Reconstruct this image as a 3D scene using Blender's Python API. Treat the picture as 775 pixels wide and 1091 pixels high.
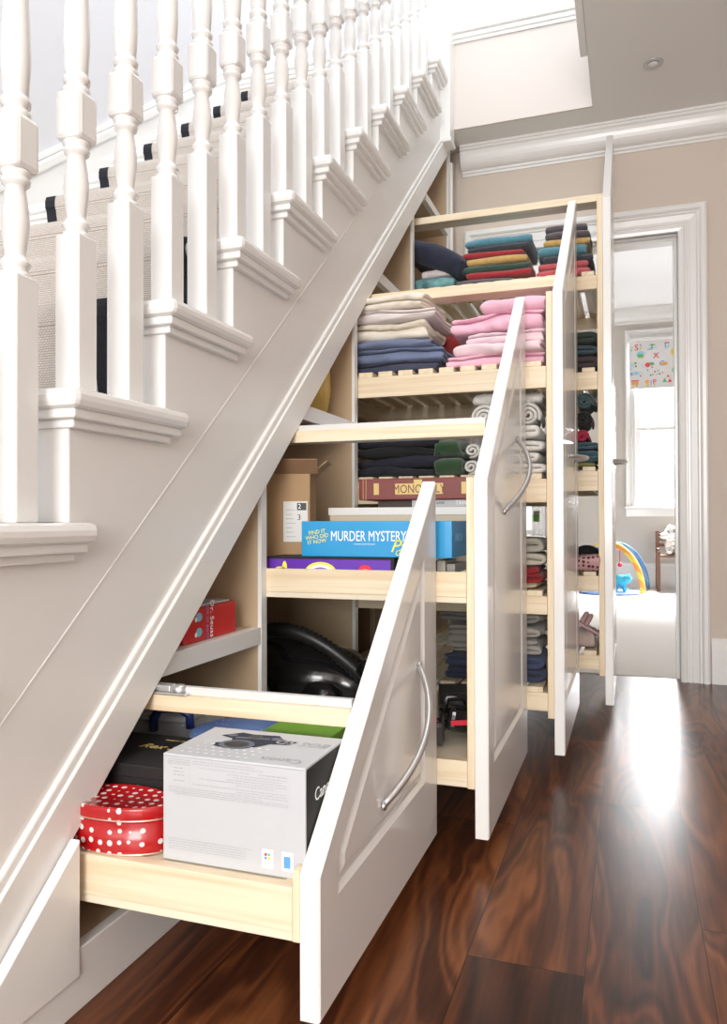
import bpy, bmesh, math, random
from mathutils import Vector, Matrix, noise, Euler
PI = math.pi
for o in list(bpy.data.objects): bpy.data.objects.remove(o)
SC = bpy.context.scene
COL = SC.collection

# ------------------------------------------------------------------ camera
cam = bpy.data.objects.new('camera', bpy.data.cameras.new('camera')); COL.objects.link(cam)
cam.data.sensor_fit = 'HORIZONTAL'; cam.data.sensor_width = 36
cam.data.lens = 820.0/775*36; cam.data.clip_start = .02
yw, pi_, ro = .333, .0117, -.0028
fw = Vector((-math.sin(yw)*math.cos(pi_), math.cos(yw)*math.cos(pi_), math.sin(pi_)))
rt = Vector((math.cos(yw), math.sin(yw), 0)); up = rt.cross(fw)
rt2 = rt*math.cos(ro)+up*math.sin(ro); up2 = rt2.cross(fw)
M3 = Matrix((rt2, up2, -fw)).transposed()
cam.matrix_world = Matrix.Translation((.7912, -.9427, .7114)) @ M3.to_4x4()
SC.camera = cam

# ------------------------------------------------------------------ world, light, exposure
w = bpy.data.worlds.new('world'); SC.world = w; w.use_nodes = True
bg = w.node_tree.nodes['Background']; bg.inputs[0].default_value = (.93, .97, 1, 1); bg.inputs[1].default_value = 1.15
def area(name, loc, target, sx, sy, power, col=(1, 1, 1)):
    l = bpy.data.lights.new(name, 'AREA'); l.shape = 'RECTANGLE'; l.size = sx; l.size_y = sy; l.energy = power; l.color = col
    o = bpy.data.objects.new(name, l); COL.objects.link(o); o.location = loc
    o.rotation_euler = (Vector(target)-Vector(loc)).to_track_quat('-Z', 'Y').to_euler()
    return o
area('hall_window_light', (.9, -3.9, 1.5), (.6, 1, 1.0), 1.5, 2.0, 85, (1, .98, .95))
area('stairwell_skylight', (-.1, .9, 5.6), (-.3, 1.1, 1.5), 2.0, 3.0, 36, (.96, .98, 1))
area('far_room_sky_light', (1.5, 9.3, 3.95), (1.2, 6.2, .6), 1.6, 1.3, 1000, (.97, .98, 1))
area('far_room_window_light', (1.35, 8.25, 2.2), (1.05, 3.4, .2), 1.3, 1.9, 210, (.97, .98, 1))
SC.view_settings.view_transform = 'Standard'; SC.view_settings.look = 'None'
SC.view_settings.gamma = 1; SC.view_settings.use_curve_mapping = False
SC.view_settings.exposure = .72

# ------------------------------------------------------------------ materials
MATS = {}
def mat(name, col, rough=.5, metal=0, bump=0, bscale=200, var=0, vscale=8, coat=0, sheen=0, alpha=None, emit=None):
    if name in MATS: return MATS[name]
    m = bpy.data.materials.new(name); m.use_nodes = True; nt = m.node_tree
    b = nt.nodes['Principled BSDF']
    b.inputs['Base Color'].default_value = (*col, 1); b.inputs['Roughness'].default_value = rough
    b.inputs['Metallic'].default_value = metal; b.inputs['Coat Weight'].default_value = coat
    b.inputs['Coat Roughness'].default_value = .1
    b.inputs['Sheen Weight'].default_value = sheen
    tc = nt.nodes.new('ShaderNodeTexCoord')
    if var:
        n = nt.nodes.new('ShaderNodeTexNoise'); n.inputs['Scale'].default_value = vscale; n.inputs['Detail'].default_value = 4
        nt.links.new(tc.outputs['Object'], n.inputs['Vector'])
        r = nt.nodes.new('ShaderNodeValToRGB')
        r.color_ramp.elements[0].position = .3; r.color_ramp.elements[1].position = .7
        r.color_ramp.elements[0].color = (*[c*(1-var) for c in col], 1); r.color_ramp.elements[1].color = (*[min(1, c*(1+var)) for c in col], 1)
        nt.links.new(n.outputs['Fac'], r.inputs[0]); nt.links.new(r.outputs[0], b.inputs['Base Color'])
    if bump:
        n = nt.nodes.new('ShaderNodeTexNoise'); n.inputs['Scale'].default_value = bscale; n.inputs['Detail'].default_value = 3
        nt.links.new(tc.outputs['Object'], n.inputs['Vector'])
        u = nt.nodes.new('ShaderNodeBump'); u.inputs['Strength'].default_value = bump; u.inputs['Distance'].default_value = .004
        nt.links.new(n.outputs['Fac'], u.inputs['Height']); nt.links.new(u.outputs[0], b.inputs['Normal'])
    if emit:
        b.inputs['Emission Color'].default_value = (*col, 1); b.inputs['Emission Strength'].default_value = emit
    MATS[name] = m
    return m
def wood(name, c1, c2, axis, rough=.45, scale=5, fine=70):
    if name in MATS: return MATS[name]
    m = bpy.data.materials.new(name); m.use_nodes = True; nt = m.node_tree; b = nt.nodes['Principled BSDF']
    b.inputs['Roughness'].default_value = rough
    tc = nt.nodes.new('ShaderNodeTexCoord'); mp = nt.nodes.new('ShaderNodeMapping')
    nt.links.new(tc.outputs['Object'], mp.inputs['Vector'])
    s = [fine, fine, fine]; s['xyz'.index(axis)] = scale*.6
    mp.inputs['Scale'].default_value = s
    n = nt.nodes.new('ShaderNodeTexNoise'); n.inputs['Scale'].default_value = 1; n.inputs['Detail'].default_value = 5; n.inputs['Distortion'].default_value = .6
    nt.links.new(mp.outputs[0], n.inputs['Vector'])
    r = nt.nodes.new('ShaderNodeValToRGB'); r.color_ramp.elements[0].position = .36; r.color_ramp.elements[1].position = .6
    r.color_ramp.elements[0].color = (*c2, 1); r.color_ramp.elements[1].color = (*c1, 1)
    nt.links.new(n.outputs['Fac'], r.inputs[0]); nt.links.new(r.outputs[0], b.inputs['Base Color'])
    MATS[name] = m
    return m
WHITE = mat('white_paint', (.80, .785, .76), .38, bump=.04, bscale=60, coat=.15)
GLOSS = mat('white_satin_paint', (.84, .83, .81), .25, coat=.35)
PINEX = wood('pine_along_x', (.84, .72, .53), (.74, .58, .38), 'x', scale=4, fine=55)
PINEY = wood('pine_along_y', (.84, .73, .54), (.76, .60, .40), 'y', scale=4, fine=55)
PINEZ = wood('pine_along_z', (.84, .71, .51), (.76, .58, .38), 'z', scale=4, fine=55)
MDF = mat('bare_board', (.54, .40, .26), .7, var=.08, vscale=3)
PLY = mat('pale_plywood', (.80, .70, .54), .6, var=.06, vscale=6)
WALLP = mat('beige_wall_paint', (.66, .57, .495), .85, bump=.05, bscale=150)
WALLW = mat('pale_wall_paint', (.66, .655, .68), .85, bump=.05, bscale=150)
WALLR = mat('soft_grey_wall_paint', (.62, .58, .53), .85)
CEIL = mat('ceiling_paint', (.86, .85, .83), .9)
STEEL = mat('brushed_steel', (.66, .66, .66), .42, metal=1)
DARKP = mat('black_plastic', (.012, .012, .013), .18, coat=.5)
BLACKC = mat('black_card', (.010, .009, .009), .7)
BRASS = mat('gold_print', (.75, .55, .2), .4)
WPRINT = mat('white_print', (.95, .95, .95), .5)
YPRINT = mat('yellow_print', (.95, .85, .08), .5)
GPRINT = mat('grey_print', (.42, .42, .43), .5)
KPRINT = mat('black_print', (.02, .02, .025), .5)

def floor_material():
    m = bpy.data.materials.new('dark_walnut_boards'); m.use_nodes = True; nt = m.node_tree; N = nt.nodes; L = nt.links
    b = N['Principled BSDF']; b.inputs['Roughness'].default_value = .29; b.inputs['Coat Weight'].default_value = 0; b.inputs['Specular IOR Level'].default_value = .3; b.inputs['Coat Roughness'].default_value = .12
    tc = N.new('ShaderNodeTexCoord'); sx = N.new('ShaderNodeSeparateXYZ'); L.new(tc.outputs['Object'], sx.inputs[0])
    def mth(op, a, b_=None):
        n = N.new('ShaderNodeMath'); n.operation = op
        for i, v in enumerate((a, b_)):
            if v is None: continue
            if isinstance(v, (int, float)): n.inputs[i].default_value = v
            else: L.new(v, n.inputs[i])
        return n.outputs[0]
    px = mth('DIVIDE', mth('SUBTRACT', sx.outputs[0], -.0205), .185)
    ix = mth('FLOOR', px); fx = mth('FRACT', px)
    wn = N.new('ShaderNodeTexWhiteNoise'); wn.noise_dimensions = '1D'; L.new(ix, wn.inputs['W'])
    # board ends: in the board x .532-.717 (index 3) an end falls at y .31
    off = mth('MULTIPLY', mth('ABSOLUTE', mth('SUBTRACT', ix, 2)), .57)
    py = mth('DIVIDE', mth('ADD', mth('SUBTRACT', sx.outputs[1], .31), mth('SUBTRACT', off, .57)), 1.35)
    iy = mth('FLOOR', py); fy = mth('FRACT', py)
    cx = N.new('ShaderNodeCombineXYZ'); L.new(ix, cx.inputs[0]); L.new(iy, cx.inputs[1])
    wn2 = N.new('ShaderNodeTexWhiteNoise'); wn2.noise_dimensions = '2D'; L.new(cx.outputs[0], wn2.inputs['Vector'])
    # grain coordinates: stretched along y, offset per board
    g = N.new('ShaderNodeCombineXYZ')
    L.new(mth('ADD', mth('MULTIPLY', sx.outputs[0], 5.5), mth('MULTIPLY', wn2.outputs[0], 37)), g.inputs[0])
    L.new(mth('ADD', mth('MULTIPLY', sx.outputs[1], 1.0), mth('MULTIPLY', wn2.outputs[0], 11)), g.inputs[1])
    n1 = N.new('ShaderNodeTexNoise'); n1.inputs['Scale'].default_value = 1.0; n1.inputs['Detail'].default_value = 2.5; n1.inputs['Distortion'].default_value = .9; L.new(g.outputs[0], n1.inputs['Vector'])
    wv = mth('SINE', mth('MULTIPLY', n1.outputs['Fac'], 64))
    wv = mth('MULTIPLY', mth('ADD', wv, 1), .5)
    n2 = N.new('ShaderNodeTexNoise'); n2.inputs['Scale'].default_value = 1; n2.inputs['Detail'].default_value = 6
    mp = N.new('ShaderNodeMapping'); mp.inputs['Scale'].default_value = (110, 6, 1); L.new(tc.outputs['Object'], mp.inputs[0]); L.new(mp.outputs[0], n2.inputs['Vector'])
    f = mth('ADD', mth('MULTIPLY', wv, .17), mth('MULTIPLY', n2.outputs['Fac'], .30))
    f = mth('ADD', f, mth('MULTIPLY', mth('SUBTRACT', n1.outputs['Fac'], .5), .85)); f = mth('ADD', f, mth('MULTIPLY', mth('SUBTRACT', wn2.outputs[0], .5), .14))
    f = mth('ADD', f, .215)
    r = N.new('ShaderNodeValToRGB'); e = r.color_ramp.elements
    e[0].position = .20; e[0].color = (.022, .007, .004, 1); e[1].position = .82; e[1].color = (.33, .125, .042, 1)
    k = e.new(.38); k.color = (.072, .022, .010, 1); k = e.new(.55); k.color = (.165, .052, .019, 1)
    L.new(f, r.inputs[0])
    seam = mth('MAXIMUM', mth('LESS_THAN', fx, .008), mth('LESS_THAN', fy, .0015))
    mx = N.new('ShaderNodeMix'); mx.data_type = 'RGBA'; L.new(seam, mx.inputs['Factor']); L.new(r.outputs[0], mx.inputs['A']); mx.inputs['B'].default_value = (.008, .004, .003, 1)
    L.new(mx.outputs['Result'], b.inputs['Base Color'])
    bp = N.new('ShaderNodeBump'); bp.inputs['Strength'].default_value = .06; bp.inputs['Distance'].default_value = .002; L.new(f, bp.inputs['Height']); L.new(bp.outputs[0], b.inputs['Normal'])
    return m

def weave_material(name, c1, c2, sc=95):
    m = bpy.data.materials.new(name); m.use_nodes = True; nt = m.node_tree; N = nt.nodes; L = nt.links
    b = N['Principled BSDF']; b.inputs['Roughness'].default_value = .95
    tc = N.new('ShaderNodeTexCoord'); sx = N.new('ShaderNodeSeparateXYZ'); L.new(tc.outputs['Object'], sx.inputs[0])
    ad = N.new('ShaderNodeMath'); ad.operation = 'ADD'; L.new(sx.outputs[1], ad.inputs[0]); L.new(sx.outputs[2], ad.inputs[1])
    cb = N.new('ShaderNodeCombineXYZ'); L.new(sx.outputs[0], cb.inputs[0]); L.new(ad.outputs[0], cb.inputs[1])
    br = N.new('ShaderNodeTexBrick'); br.inputs['Scale'].default_value = sc; br.inputs['Color1'].default_value = (*c1, 1); br.inputs['Color2'].default_value = (*[x*.88 for x in c1], 1)
    br.inputs['Mortar'].default_value = (*c2, 1); br.inputs['Mortar Size'].default_value = .06; br.inputs['Mortar Smooth'].default_value = .8
    L.new(cb.outputs[0], br.inputs['Vector']); L.new(br.outputs['Color'], b.inputs['Base Color'])
    bp = N.new('ShaderNodeBump'); bp.invert = True; bp.inputs['Strength'].default_value = .7; bp.inputs['Distance'].default_value = .002
    L.new(br.outputs['Fac'], bp.inputs['Height']); L.new(bp.outputs[0], b.inputs['Normal'])
    return m

def glass_material():
    m = bpy.data.materials.new('clear_glass'); m.use_nodes = True; nt = m.node_tree; N = nt.nodes
    N.remove(N['Principled BSDF']); t = N.new('ShaderNodeBsdfTransparent'); g = N.new('ShaderNodeBsdfGlossy'); g.inputs['Roughness'].default_value = .02
    x = N.new('ShaderNodeMixShader'); x.inputs[0].default_value = .06
    nt.links.new(t.outputs[0], x.inputs[1]); nt.links.new(g.outputs[0], x.inputs[2]); nt.links.new(x.outputs[0], N['Material Output'].inputs[0])
    return m

# ------------------------------------------------------------------ mesh helpers
class MB:
    def __init__(s): s.bm = bmesh.new(); s.mats = []; s.cur = 0; s.sm = False
    def use(s, m):
        if m not in s.mats: s.mats.append(m)
        s.cur = s.mats.index(m); return s
    def smooth(s, v=True): s.sm = v; return s
    def _add(s, tb):
        for f in tb.faces: f.material_index = s.cur; f.smooth = s.sm
        me = bpy.data.meshes.new('t'); tb.to_mesh(me); tb.free(); s.bm.from_mesh(me); bpy.data.meshes.remove(me); return s
    def raw(s, vs, fs, M=None):
        tb = bmesh.new(); v = [tb.verts.new(M @ Vector(p) if M else p) for p in vs]
        for f in fs:
            try: tb.faces.new([v[i] for i in f])
            except ValueError: pass
        bmesh.ops.recalc_face_normals(tb, faces=tb.faces)
        return s._add(tb)
    def box(s, x0, x1, y0, y1, z0, z1, bev=0, M=None, seg=2):
        tb = bmesh.new(); bmesh.ops.create_cube(tb, size=1)
        for v in tb.verts: v.co = Vector(((x0+x1)/2+v.co.x*(x1-x0), (y0+y1)/2+v.co.y*(y1-y0), (z0+z1)/2+v.co.z*(z1-z0)))
        if bev: bmesh.ops.bevel(tb, geom=tb.edges[:], offset=bev, segments=seg, profile=.5, affect='EDGES')
        if M: bmesh.ops.transform(tb, matrix=M, verts=tb.verts)
        return s._add(tb)
    def prism(s, poly, axis, a, b, bev=0, M=None):
        """poly in the two other axes (order x,y,z without axis)"""
        k = 'xyz'.index(axis)
        def mk(p, t):
            q = list(p); q.insert(k, t); return q
        tb = bmesh.new(); n = len(poly)
        A = [tb.verts.new(mk(p, a)) for p in poly]; B = [tb.verts.new(mk(p, b)) for p in poly]
        tb.faces.new(A[::-1]); tb.faces.new(B)
        for i in range(n): tb.faces.new([A[i], A[(i+1) % n], B[(i+1) % n], B[i]])
        bmesh.ops.recalc_face_normals(tb, faces=tb.faces)
        if bev: bmesh.ops.bevel(tb, geom=tb.edges[:], offset=bev, segments=2, profile=.5, affect='EDGES')
        if M: bmesh.ops.transform(tb, matrix=M, verts=tb.verts)
        return s._add(tb)
    def lathe(s, prof, c=(0, 0, 0), n=20, M=None, sx=1, sy=1):
        vs = []; fs = []
        for (r, z) in prof:
            for i in range(n):
                a = 2*PI*i/n; vs.append((c[0]+r*sx*math.cos(a), c[1]+r*sy*math.sin(a), c[2]+z))
        for j in range(len(prof)-1):
            for i in range(n): fs.append((j*n+i, j*n+(i+1) % n, (j+1)*n+(i+1) % n, (j+1)*n+i))
        fs.append(tuple(range(n))[::-1]); fs.append(tuple(range((len(prof)-1)*n, len(prof)*n)))
        return s.raw(vs, fs, M)
    def tube(s, path, r, n=10, M=None):
        path = [Vector(p) for p in path]; vs = []; fs = []; m = len(path); rr = r if callable(r) else (lambda t: r)
        prev = None
        for j, p in enumerate(path):
            d = (path[min(j+1, m-1)]-path[max(j-1, 0)]).normalized()
            if prev is None:
                a = Vector((0, 0, 1)) if abs(d.z) < .9 else Vector((1, 0, 0)); u = d.cross(a).normalized()
            else: u = (prev-d*prev.dot(d)).normalized()
            prev = u; v = d.cross(u)
            for i in range(n):
                an = 2*PI*i/n; vs.append(p+(u*math.cos(an)+v*math.sin(an))*rr(j/(m-1)))
        for j in range(m-1):
            for i in range(n): fs.append((j*n+i, j*n+(i+1) % n, (j+1)*n+(i+1) % n, (j+1)*n+i))
        fs.append(tuple(range(n))[::-1]); fs.append(tuple(range((m-1)*n, m*n)))
        return s.raw(vs, fs, M)
    def ball(s, c, r, M=None, sub=3):
        tb = bmesh.new(); bmesh.ops.create_icosphere(tb, subdivisions=sub, radius=1)
        rr = r if isinstance(r, tuple) else (r, r, r)
        for v in tb.verts: v.co = Vector((c[0]+v.co.x*rr[0], c[1]+v.co.y*rr[1], c[2]+v.co.z*rr[2]))
        if M: bmesh.ops.transform(tb, matrix=M, verts=tb.verts)
        return s._add(tb)
    def text(s, txt, size, M, ext=.0004, sx=1, shear=0, bold=0):
        cu = bpy.data.curves.new('t', 'FONT'); cu.body = txt; cu.size = size; cu.extrude = ext; cu.align_x = 'CENTER'; cu.align_y = 'CENTER'; cu.shear = shear; cu.resolution_u = 3; cu.offset = bold
        o = bpy.data.objects.new('t', cu); COL.objects.link(o)
        dg = bpy.context.evaluated_depsgraph_get(); dg.update()
        me = bpy.data.meshes.new_from_object(o.evaluated_get(dg)); bpy.data.objects.remove(o); bpy.data.curves.remove(cu)
        tb = bmesh.new(); tb.from_mesh(me); bpy.data.meshes.remove(me)
        bmesh.ops.transform(tb, matrix=M @ Matrix.Diagonal((sx, 1, 1, 1)), verts=tb.verts)
        return s._add(tb)

def facing(loc, right, upv):
    """matrix that lays a flat drawing on a surface: drawing x -> right, y -> upv"""
    r = Vector(right).normalized(); u = Vector(upv).normalized(); n = r.cross(u)
    m = Matrix((r, u, n)).transposed().to_4x4(); m.translation = Vector(loc); return m
def link(name, mb, m=None, parent=None, loc=None, kind=None):
    """mesh given in world coordinates, stored relative to parent or to loc"""
    me = bpy.data.meshes.new(name); mb.bm.to_mesh(me); mb.bm.free()
    if mb.mats:
        for q in mb.mats: me.materials.append(q)
    elif m: me.materials.append(m)
    o = bpy.data.objects.new(name, me); COL.objects.link(o)
    if parent is not None:
        o.parent = parent; W = WORLD[parent.name]
        me.transform(W.inverted()); WORLD[o.name] = W
    else:
        W = Matrix.Translation(loc or (0, 0, 0)); o.matrix_world = W; me.transform(W.inverted()); WORLD[o.name] = W
    if kind: o['kind'] = kind
    return o
WORLD = {}
def thing(name, label, cat, loc=(0, 0, 0), group=None):
    o = bpy.data.objects.new(name, None); COL.objects.link(o); o.location = loc; o.empty_display_size = .05
    WORLD[o.name] = Matrix.Translation(loc)
    o['label'] = label; o['category'] = cat
    if group: o['group'] = group
    return o
def tag(o, label, cat, group=None):
    o['label'] = label; o['category'] = cat
    if group: o['group'] = group
    return o
def struct(name, mb, m=None, parent=None):
    return link(name, mb, m, parent, kind='structure')
def subsurf(o, n=1):
    md = o.modifiers.new('s', 'SUBSURF'); md.levels = n; md.render_levels = n
def remesh(o, vox, sm=4):
    md = o.modifiers.new('r', 'REMESH'); md.mode = 'VOXEL'; md.voxel_size = vox; md.use_smooth_shade = True
    md = o.modifiers.new('s', 'SMOOTH'); md.iterations = sm

# ------------------------------------------------------------------ room shell
X_L, X_R, Y_F, Y_B, ZC = -1.07, 1.95, -4.2, 2.73, 2.5
struct('floor', MB().box(X_L, X_R, Y_F, Y_B+.06, -.05, 0), floor_material())
b = MB().box(X_L-.1, X_L, Y_F, Y_B+1.5, 0, 6); struct('wall_left', b, WALLW)
b = MB().box(X_R, X_R+.1, Y_F, Y_B+.1, 0, ZC); struct('wall_right', b, WALLP)
DX0, DX1, DZ = .165, 1.0, 1.985
b = MB(); b.box(X_L, DX0-.012, Y_B, Y_B+.12, 0, 2.9); b.box(DX1+.012, X_R+.1, Y_B, Y_B+.12, 0, 2.9); b.box(DX0-.012, DX1+.012, Y_B, Y_B+.12, DZ+.012, 2.9)
struct('wall_back', b, WALLP)
# ceiling (hall) with the stair opening x<.65 cut out up to y 2.515
b = MB(); b.box(.65, X_R, Y_F, 2.515, ZC, ZC+.3); b.box(X_L, X_R, 2.515, Y_B, ZC, ZC+.3); struct('ceiling', b, CEIL)
# landing edge above the opening
b = MB(); b.box(X_L, .65, 2.503, 2.515, ZC, 2.9)
struct('wall_landing_edge', b, mat('landing_paint', (.72, .66, .62), .8))
b = MB(); b.box(X_L, .6492, 2.475, 2.62, 2.928, 2.955, .01).box(X_L, .6488, 2.487, 2.5028, 2.906, 2.929, .005).box(X_L, .6484, 2.495, 2.5024, 2.89, 2.907, .003)
b.box(.612, .6495, -1.5, 2.473, 2.90, 2.955, .01)
b.box(.622, .6492, -1.5, 2.13, 2.503, 2.899, .002)
struct('trim_1', b, GLOSS)
b = MB(); b.box(X_L, 2.0, 2.62, 4.3, 2.8, 2.93); struct('floor_landing', b, PLY)
b = MB(); b.box(X_L, 2.0, 4.2, 4.3, 2.93, 6); struct('wall_landing', b, WALLW)
def frame_sweep(b, x0, x1, z0, z1, y, prof, full=False):
    """mitred moulding round an opening; prof = (outward offset, depth in front of the wall)"""
    vs = []; fs = []; n = len(prof)
    cs = [(-1, x0, z0, 0), (-1, x0, z1, 1), (1, x1, z1, 1), (1, x1, z0, 0)]
    for sx_, x, z, tp in cs:
        for o, d in prof: vs.append((x+sx_*o, y-d, z+(o if tp else (-o if full else 0))))
    for a in range(4 if full else 3):
        c = (a+1) % 4
        for i in range(n): fs.append((a*n+i, a*n+(i+1) % n, c*n+(i+1) % n, c*n+i))
    if not full: fs += [tuple(range(n)), tuple(range(3*n, 4*n))]
    return b.raw(vs, fs)
ARCH = [(0, -.001), (0, .014), (.004, .019), (.016, .021), (.026, .020), (.030, .013), (.034, .013), (.038, .017), (.046, .017), (.050, .014), (.074, .017), (.080, .022), (.086, .022), (.090, .027), (.096, .031), (.110, .031), (.118, .026), (.118, -.001)]
# coving
def coving(x0, x1, y, z, d=.075, h=.125, mirror=1):
    pr = [(0, -h), (0, 0), (-d, 0), (-d, -.010), (-d+.006, -.012), (-d+.006, -.022), (-d+.012, -.026)]
    for i in range(8):
        t = i/7; a = t*PI/2
        pr.append((-d+.014+(d-.028)*(1-math.cos(a)), -.028-(h-.052)*math.sin(a)))
    pr += [(-.013, -h+.022), (-.013, -h+.014), (-.006, -h+.010), (-.006, -h)]
    return MB().prism([(y+p[0]*mirror, z+p[1]) for p in pr], 'x', x0, x1)
struct('trim_2', coving(.035, X_R, Y_B, ZC), GLOSS)
# skirting on the back wall
def skirt(x0, x1, y, z0=0, h=.197):
    pr = [(0, 0), (-.02, 0), (-.02, h-.045), (-.016, h-.04), (-.016, h-.03), (-.008, h-.012), (-.008, h), (0, h)]
    return MB().prism([(y+a, z0+c) for a, c in pr], 'x', x0, x1)
struct('baseboard_back', skirt(1.125, X_R, Y_B), GLOSS)
b = MB().prism([(X_R, 0), (X_R-.02, 0), (X_R-.02, .15), (X_R-.008, .19), (X_R, .197)], 'y', Y_F, Y_B); struct('baseboard_right', b, GLOSS)
# door surround
def architrave():
    b = frame_sweep(MB(), DX0, DX1, 0, DZ, Y_B, ARCH)
    return b
fr = struct('door_1', architrave(), GLOSS)
b = MB(); b.box(DX0-.012, DX0, Y_B-.01, Y_B+.13, 0, DZ).box(DX1, DX1+.012, Y_B-.01, Y_B+.13, 0, DZ).box(DX0-.012, DX1+.012, Y_B-.01, Y_B+.13, DZ, DZ+.012)
b.box(DX0, DX0+.014, Y_B+.05, Y_B+.12, 0, DZ-.014, .002).box(DX1-.014, DX1, Y_B+.05, Y_B+.12, 0, DZ-.014, .002).box(DX0, DX1, Y_B+.05, Y_B+.12, DZ-.014, DZ, .002)
struct('door_lining', b, GLOSS, fr)
# ------------------------------------------------------------------ room beyond
CARPET = mat('cream_carpet', (.80, .77, .74), .95, bump=.5, bscale=500)
RY, RX0, RX1, RC = 7.7, -2.2, 2.6, 2.95
struct('floor_bedroom', MB().box(RX0, RX1, Y_B+.06, RY+.1, -.05, .004), CARPET)
WX0, WX1, WZ0, WZ1 = .86, 1.72, .86, 2.62
VX0, VX1 = -1.02, -.19          # second, left-hand window
b = MB().box(RX0, VX0, RY, RY+.12, 0, RC).box(VX1, WX0, RY, RY+.12, 0, RC).box(WX1, RX1, RY, RY+.12, 0, RC)
for a0, a1 in ((VX0, VX1), (WX0, WX1)): b.box(a0, a1, RY, RY+.12, 0, WZ0 if a0 > 0 else .55).box(a0, a1, RY, RY+.12, WZ1, RC)
struct('wall_bedroom_far', b, WALLR)
struct('wall_bedroom_left', MB().box(RX0-.1, RX0, Y_B, RY+.1, 0, RC), WALLR)
struct('wall_bedroom_right', MB().box(RX1, RX1+.1, Y_B, RY+.1, 0, RC), WALLR)
struct('ceiling_bedroom', MB().box(RX0, RX1, Y_B+.12, RY+.1, RC, RC+.1), mat('bright_ceiling_paint', (.86, .86, .87), .9))
struct('trim_3', coving(RX0, RX1, RY, RC, .1, .16), GLOSS)
struct('baseboard_bedroom', skirt(RX0, RX1, RY, 0, .26), GLOSS)
def make_window(nm, WX0, WX1, WZ0):
    b = MB(); s = .045
    frame_sweep(b, WX0, WX1, WZ0, WZ1, RY, [(o*.9, d) for o, d in ARCH])
    b.box(WX0-.105, WX1+.105, RY-.02, RY+.001, WZ0-.11, WZ0-.03, .004)
    b.box(WX0-.115, WX1+.115, RY-.07, RY+.001, WZ0-.03, WZ0, .008)
    win = struct(nm, b, GLOSS)
    b = MB()
    b.box(WX0, WX0+s, RY+.02, RY+.06, WZ0, WZ1, .004).box(WX1-s, WX1, RY+.02, RY+.06, WZ0, WZ1, .004).box(WX0+.01, WX1-.01, RY+.022, RY+.058, WZ0+.002, WZ0+.06, .004).box(WX0+.01, WX1-.01, RY+.022, RY+.058, WZ1-s, WZ1-.002, .004)
    b.box(WX0+.012, WX1-.012, RY+.015, RY+.065, 1.655, 1.70, .004)
    struct('window_sash', b, GLOSS, win)
    struct('window_glass', MB().box(WX0+s, WX1-s, RY+.038, RY+.042, WZ0+.06, WZ1-s), glass_material(), win)
    return win
win = make_window('window_1', WX0, WX1, WZ0)
make_window('window_2', VX0, VX1, .55)
b = MB(); b.box(1.10, 1.14, RY-.003, RY+.02, WZ0+.055, WZ0+.07, .003).tube([(1.12, RY, WZ0+.06), (1.12, RY-.01, WZ0+.085)], .008)
struct('window_catch', b, STEEL, win)

# blind with alphabet prints
bl = thing('roller_blind', 'white roller blind printed with coloured letters, half lowered over the far window', 'blind', (1.25, RY-.05, 2.08))
BX0, BX1, BZ0, BZ1, BY = .80, 1.80, 2.105, 2.62, RY-.045
b = MB().box(BX0, BX1, BY, BY+.003, BZ0, BZ1).box(BX0, BX1, BY-.006, BY+.009, BZ0-.012, BZ0+.012, .005)
link('blind_cloth', b, mat('blind_cloth', (.80, .79, .79), .8), bl)
link('roller', MB().tube([(BX0-.01, BY+.01, BZ1+.0), (BX1+.01, BY+.01, BZ1)], .022, 12), GLOSS, bl)
pc = [mat('print_red', (.75, .03, .06)), mat('print_green', (.15, .5, .22)), mat('print_blue', (.12, .35, .7)), mat('print_yellow', (.9, .7, .05)), mat('print_sky', (.35, .7, .85)), mat('print_orange', (.9, .4, .08)), mat('print_navy', (.05, .1, .4))]
b = MB()
UC = [0]
def U(u, v):     # place on the blind
    UC[0] += 1
    return (.80+(u-105)/575*.49, BY-.0022-UC[0]*.00006, 2.62-(v-120)/480*.515)
def lt(ch, u, v, c, s=.07):
    link('printed_letter', MB().use(pc[c]).text(ch, s, facing(U(u, v), (1, 0, 0), (0, 0, 1))), None, bl)
def dot(u, v, c, r=.008, fx=1):
    x, y, z = U(u, v); b.use(pc[c]).raw([(x+fx*r*math.cos(a*PI/6), y, z+r*math.sin(a*PI/6)) for a in range(12)], [tuple(range(12))])
def bar(u, v, c, w_, h_):
    x, y, z = U(u, v); b.use(pc[c]).raw([(x-w_/2, y, z-h_/2), (x+w_/2, y, z-h_/2), (x+w_/2, y, z+h_/2), (x-w_/2, y, z+h_/2)], [(0, 1, 2, 3)])
def tri(u, v, c, w_, h_):
    x, y, z = U(u, v); b.use(pc[c]).raw([(x-w_/2, y, z-h_/2), (x+w_/2, y, z-h_/2), (x, y, z+h_/2)], [(0, 1, 2)])
lt('S', 188, 205, 0, .09); [dot(u, v, c) for u, v, c in ((138, 200, 5), (130, 225, 1), (235, 180, 2), (235, 215, 5), (245, 200, 3))]
bar(375, 185, 1, .05, .012); bar(375, 215, 4, .08, .01); bar(370, 200, 1, .012, .05); bar(345, 228, 2, .05, .006)
lt('U', 540, 205, 4, .075); bar(540, 175, 0, .05, .01); lt('I', 522, 205, 2, .06)
dot(235, 270, 4, .032, 1.3); bar(238, 298, 3, .06, .02); dot(232, 285, 1, .02, 1.6)
lt('X', 415, 295, 0, .085); dot(625, 268, 3, .030)
for a in range(10):
    dot(625+38*math.cos(a*PI/5), 268+36*math.sin(a*PI/5), 3, .007)
lt('R', 140, 380, 4, .07); dot(175, 355, 1, .014); dot(180, 385, 0, .010); bar(120, 410, 2, .02, .006)
dot(318, 380, 0, .024); lt('L', 268, 385, 4, .05); dot(365, 372, 1, .016, 1.6); dot(370, 405, 0, .008); dot(316, 430, 1, .008)
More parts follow.
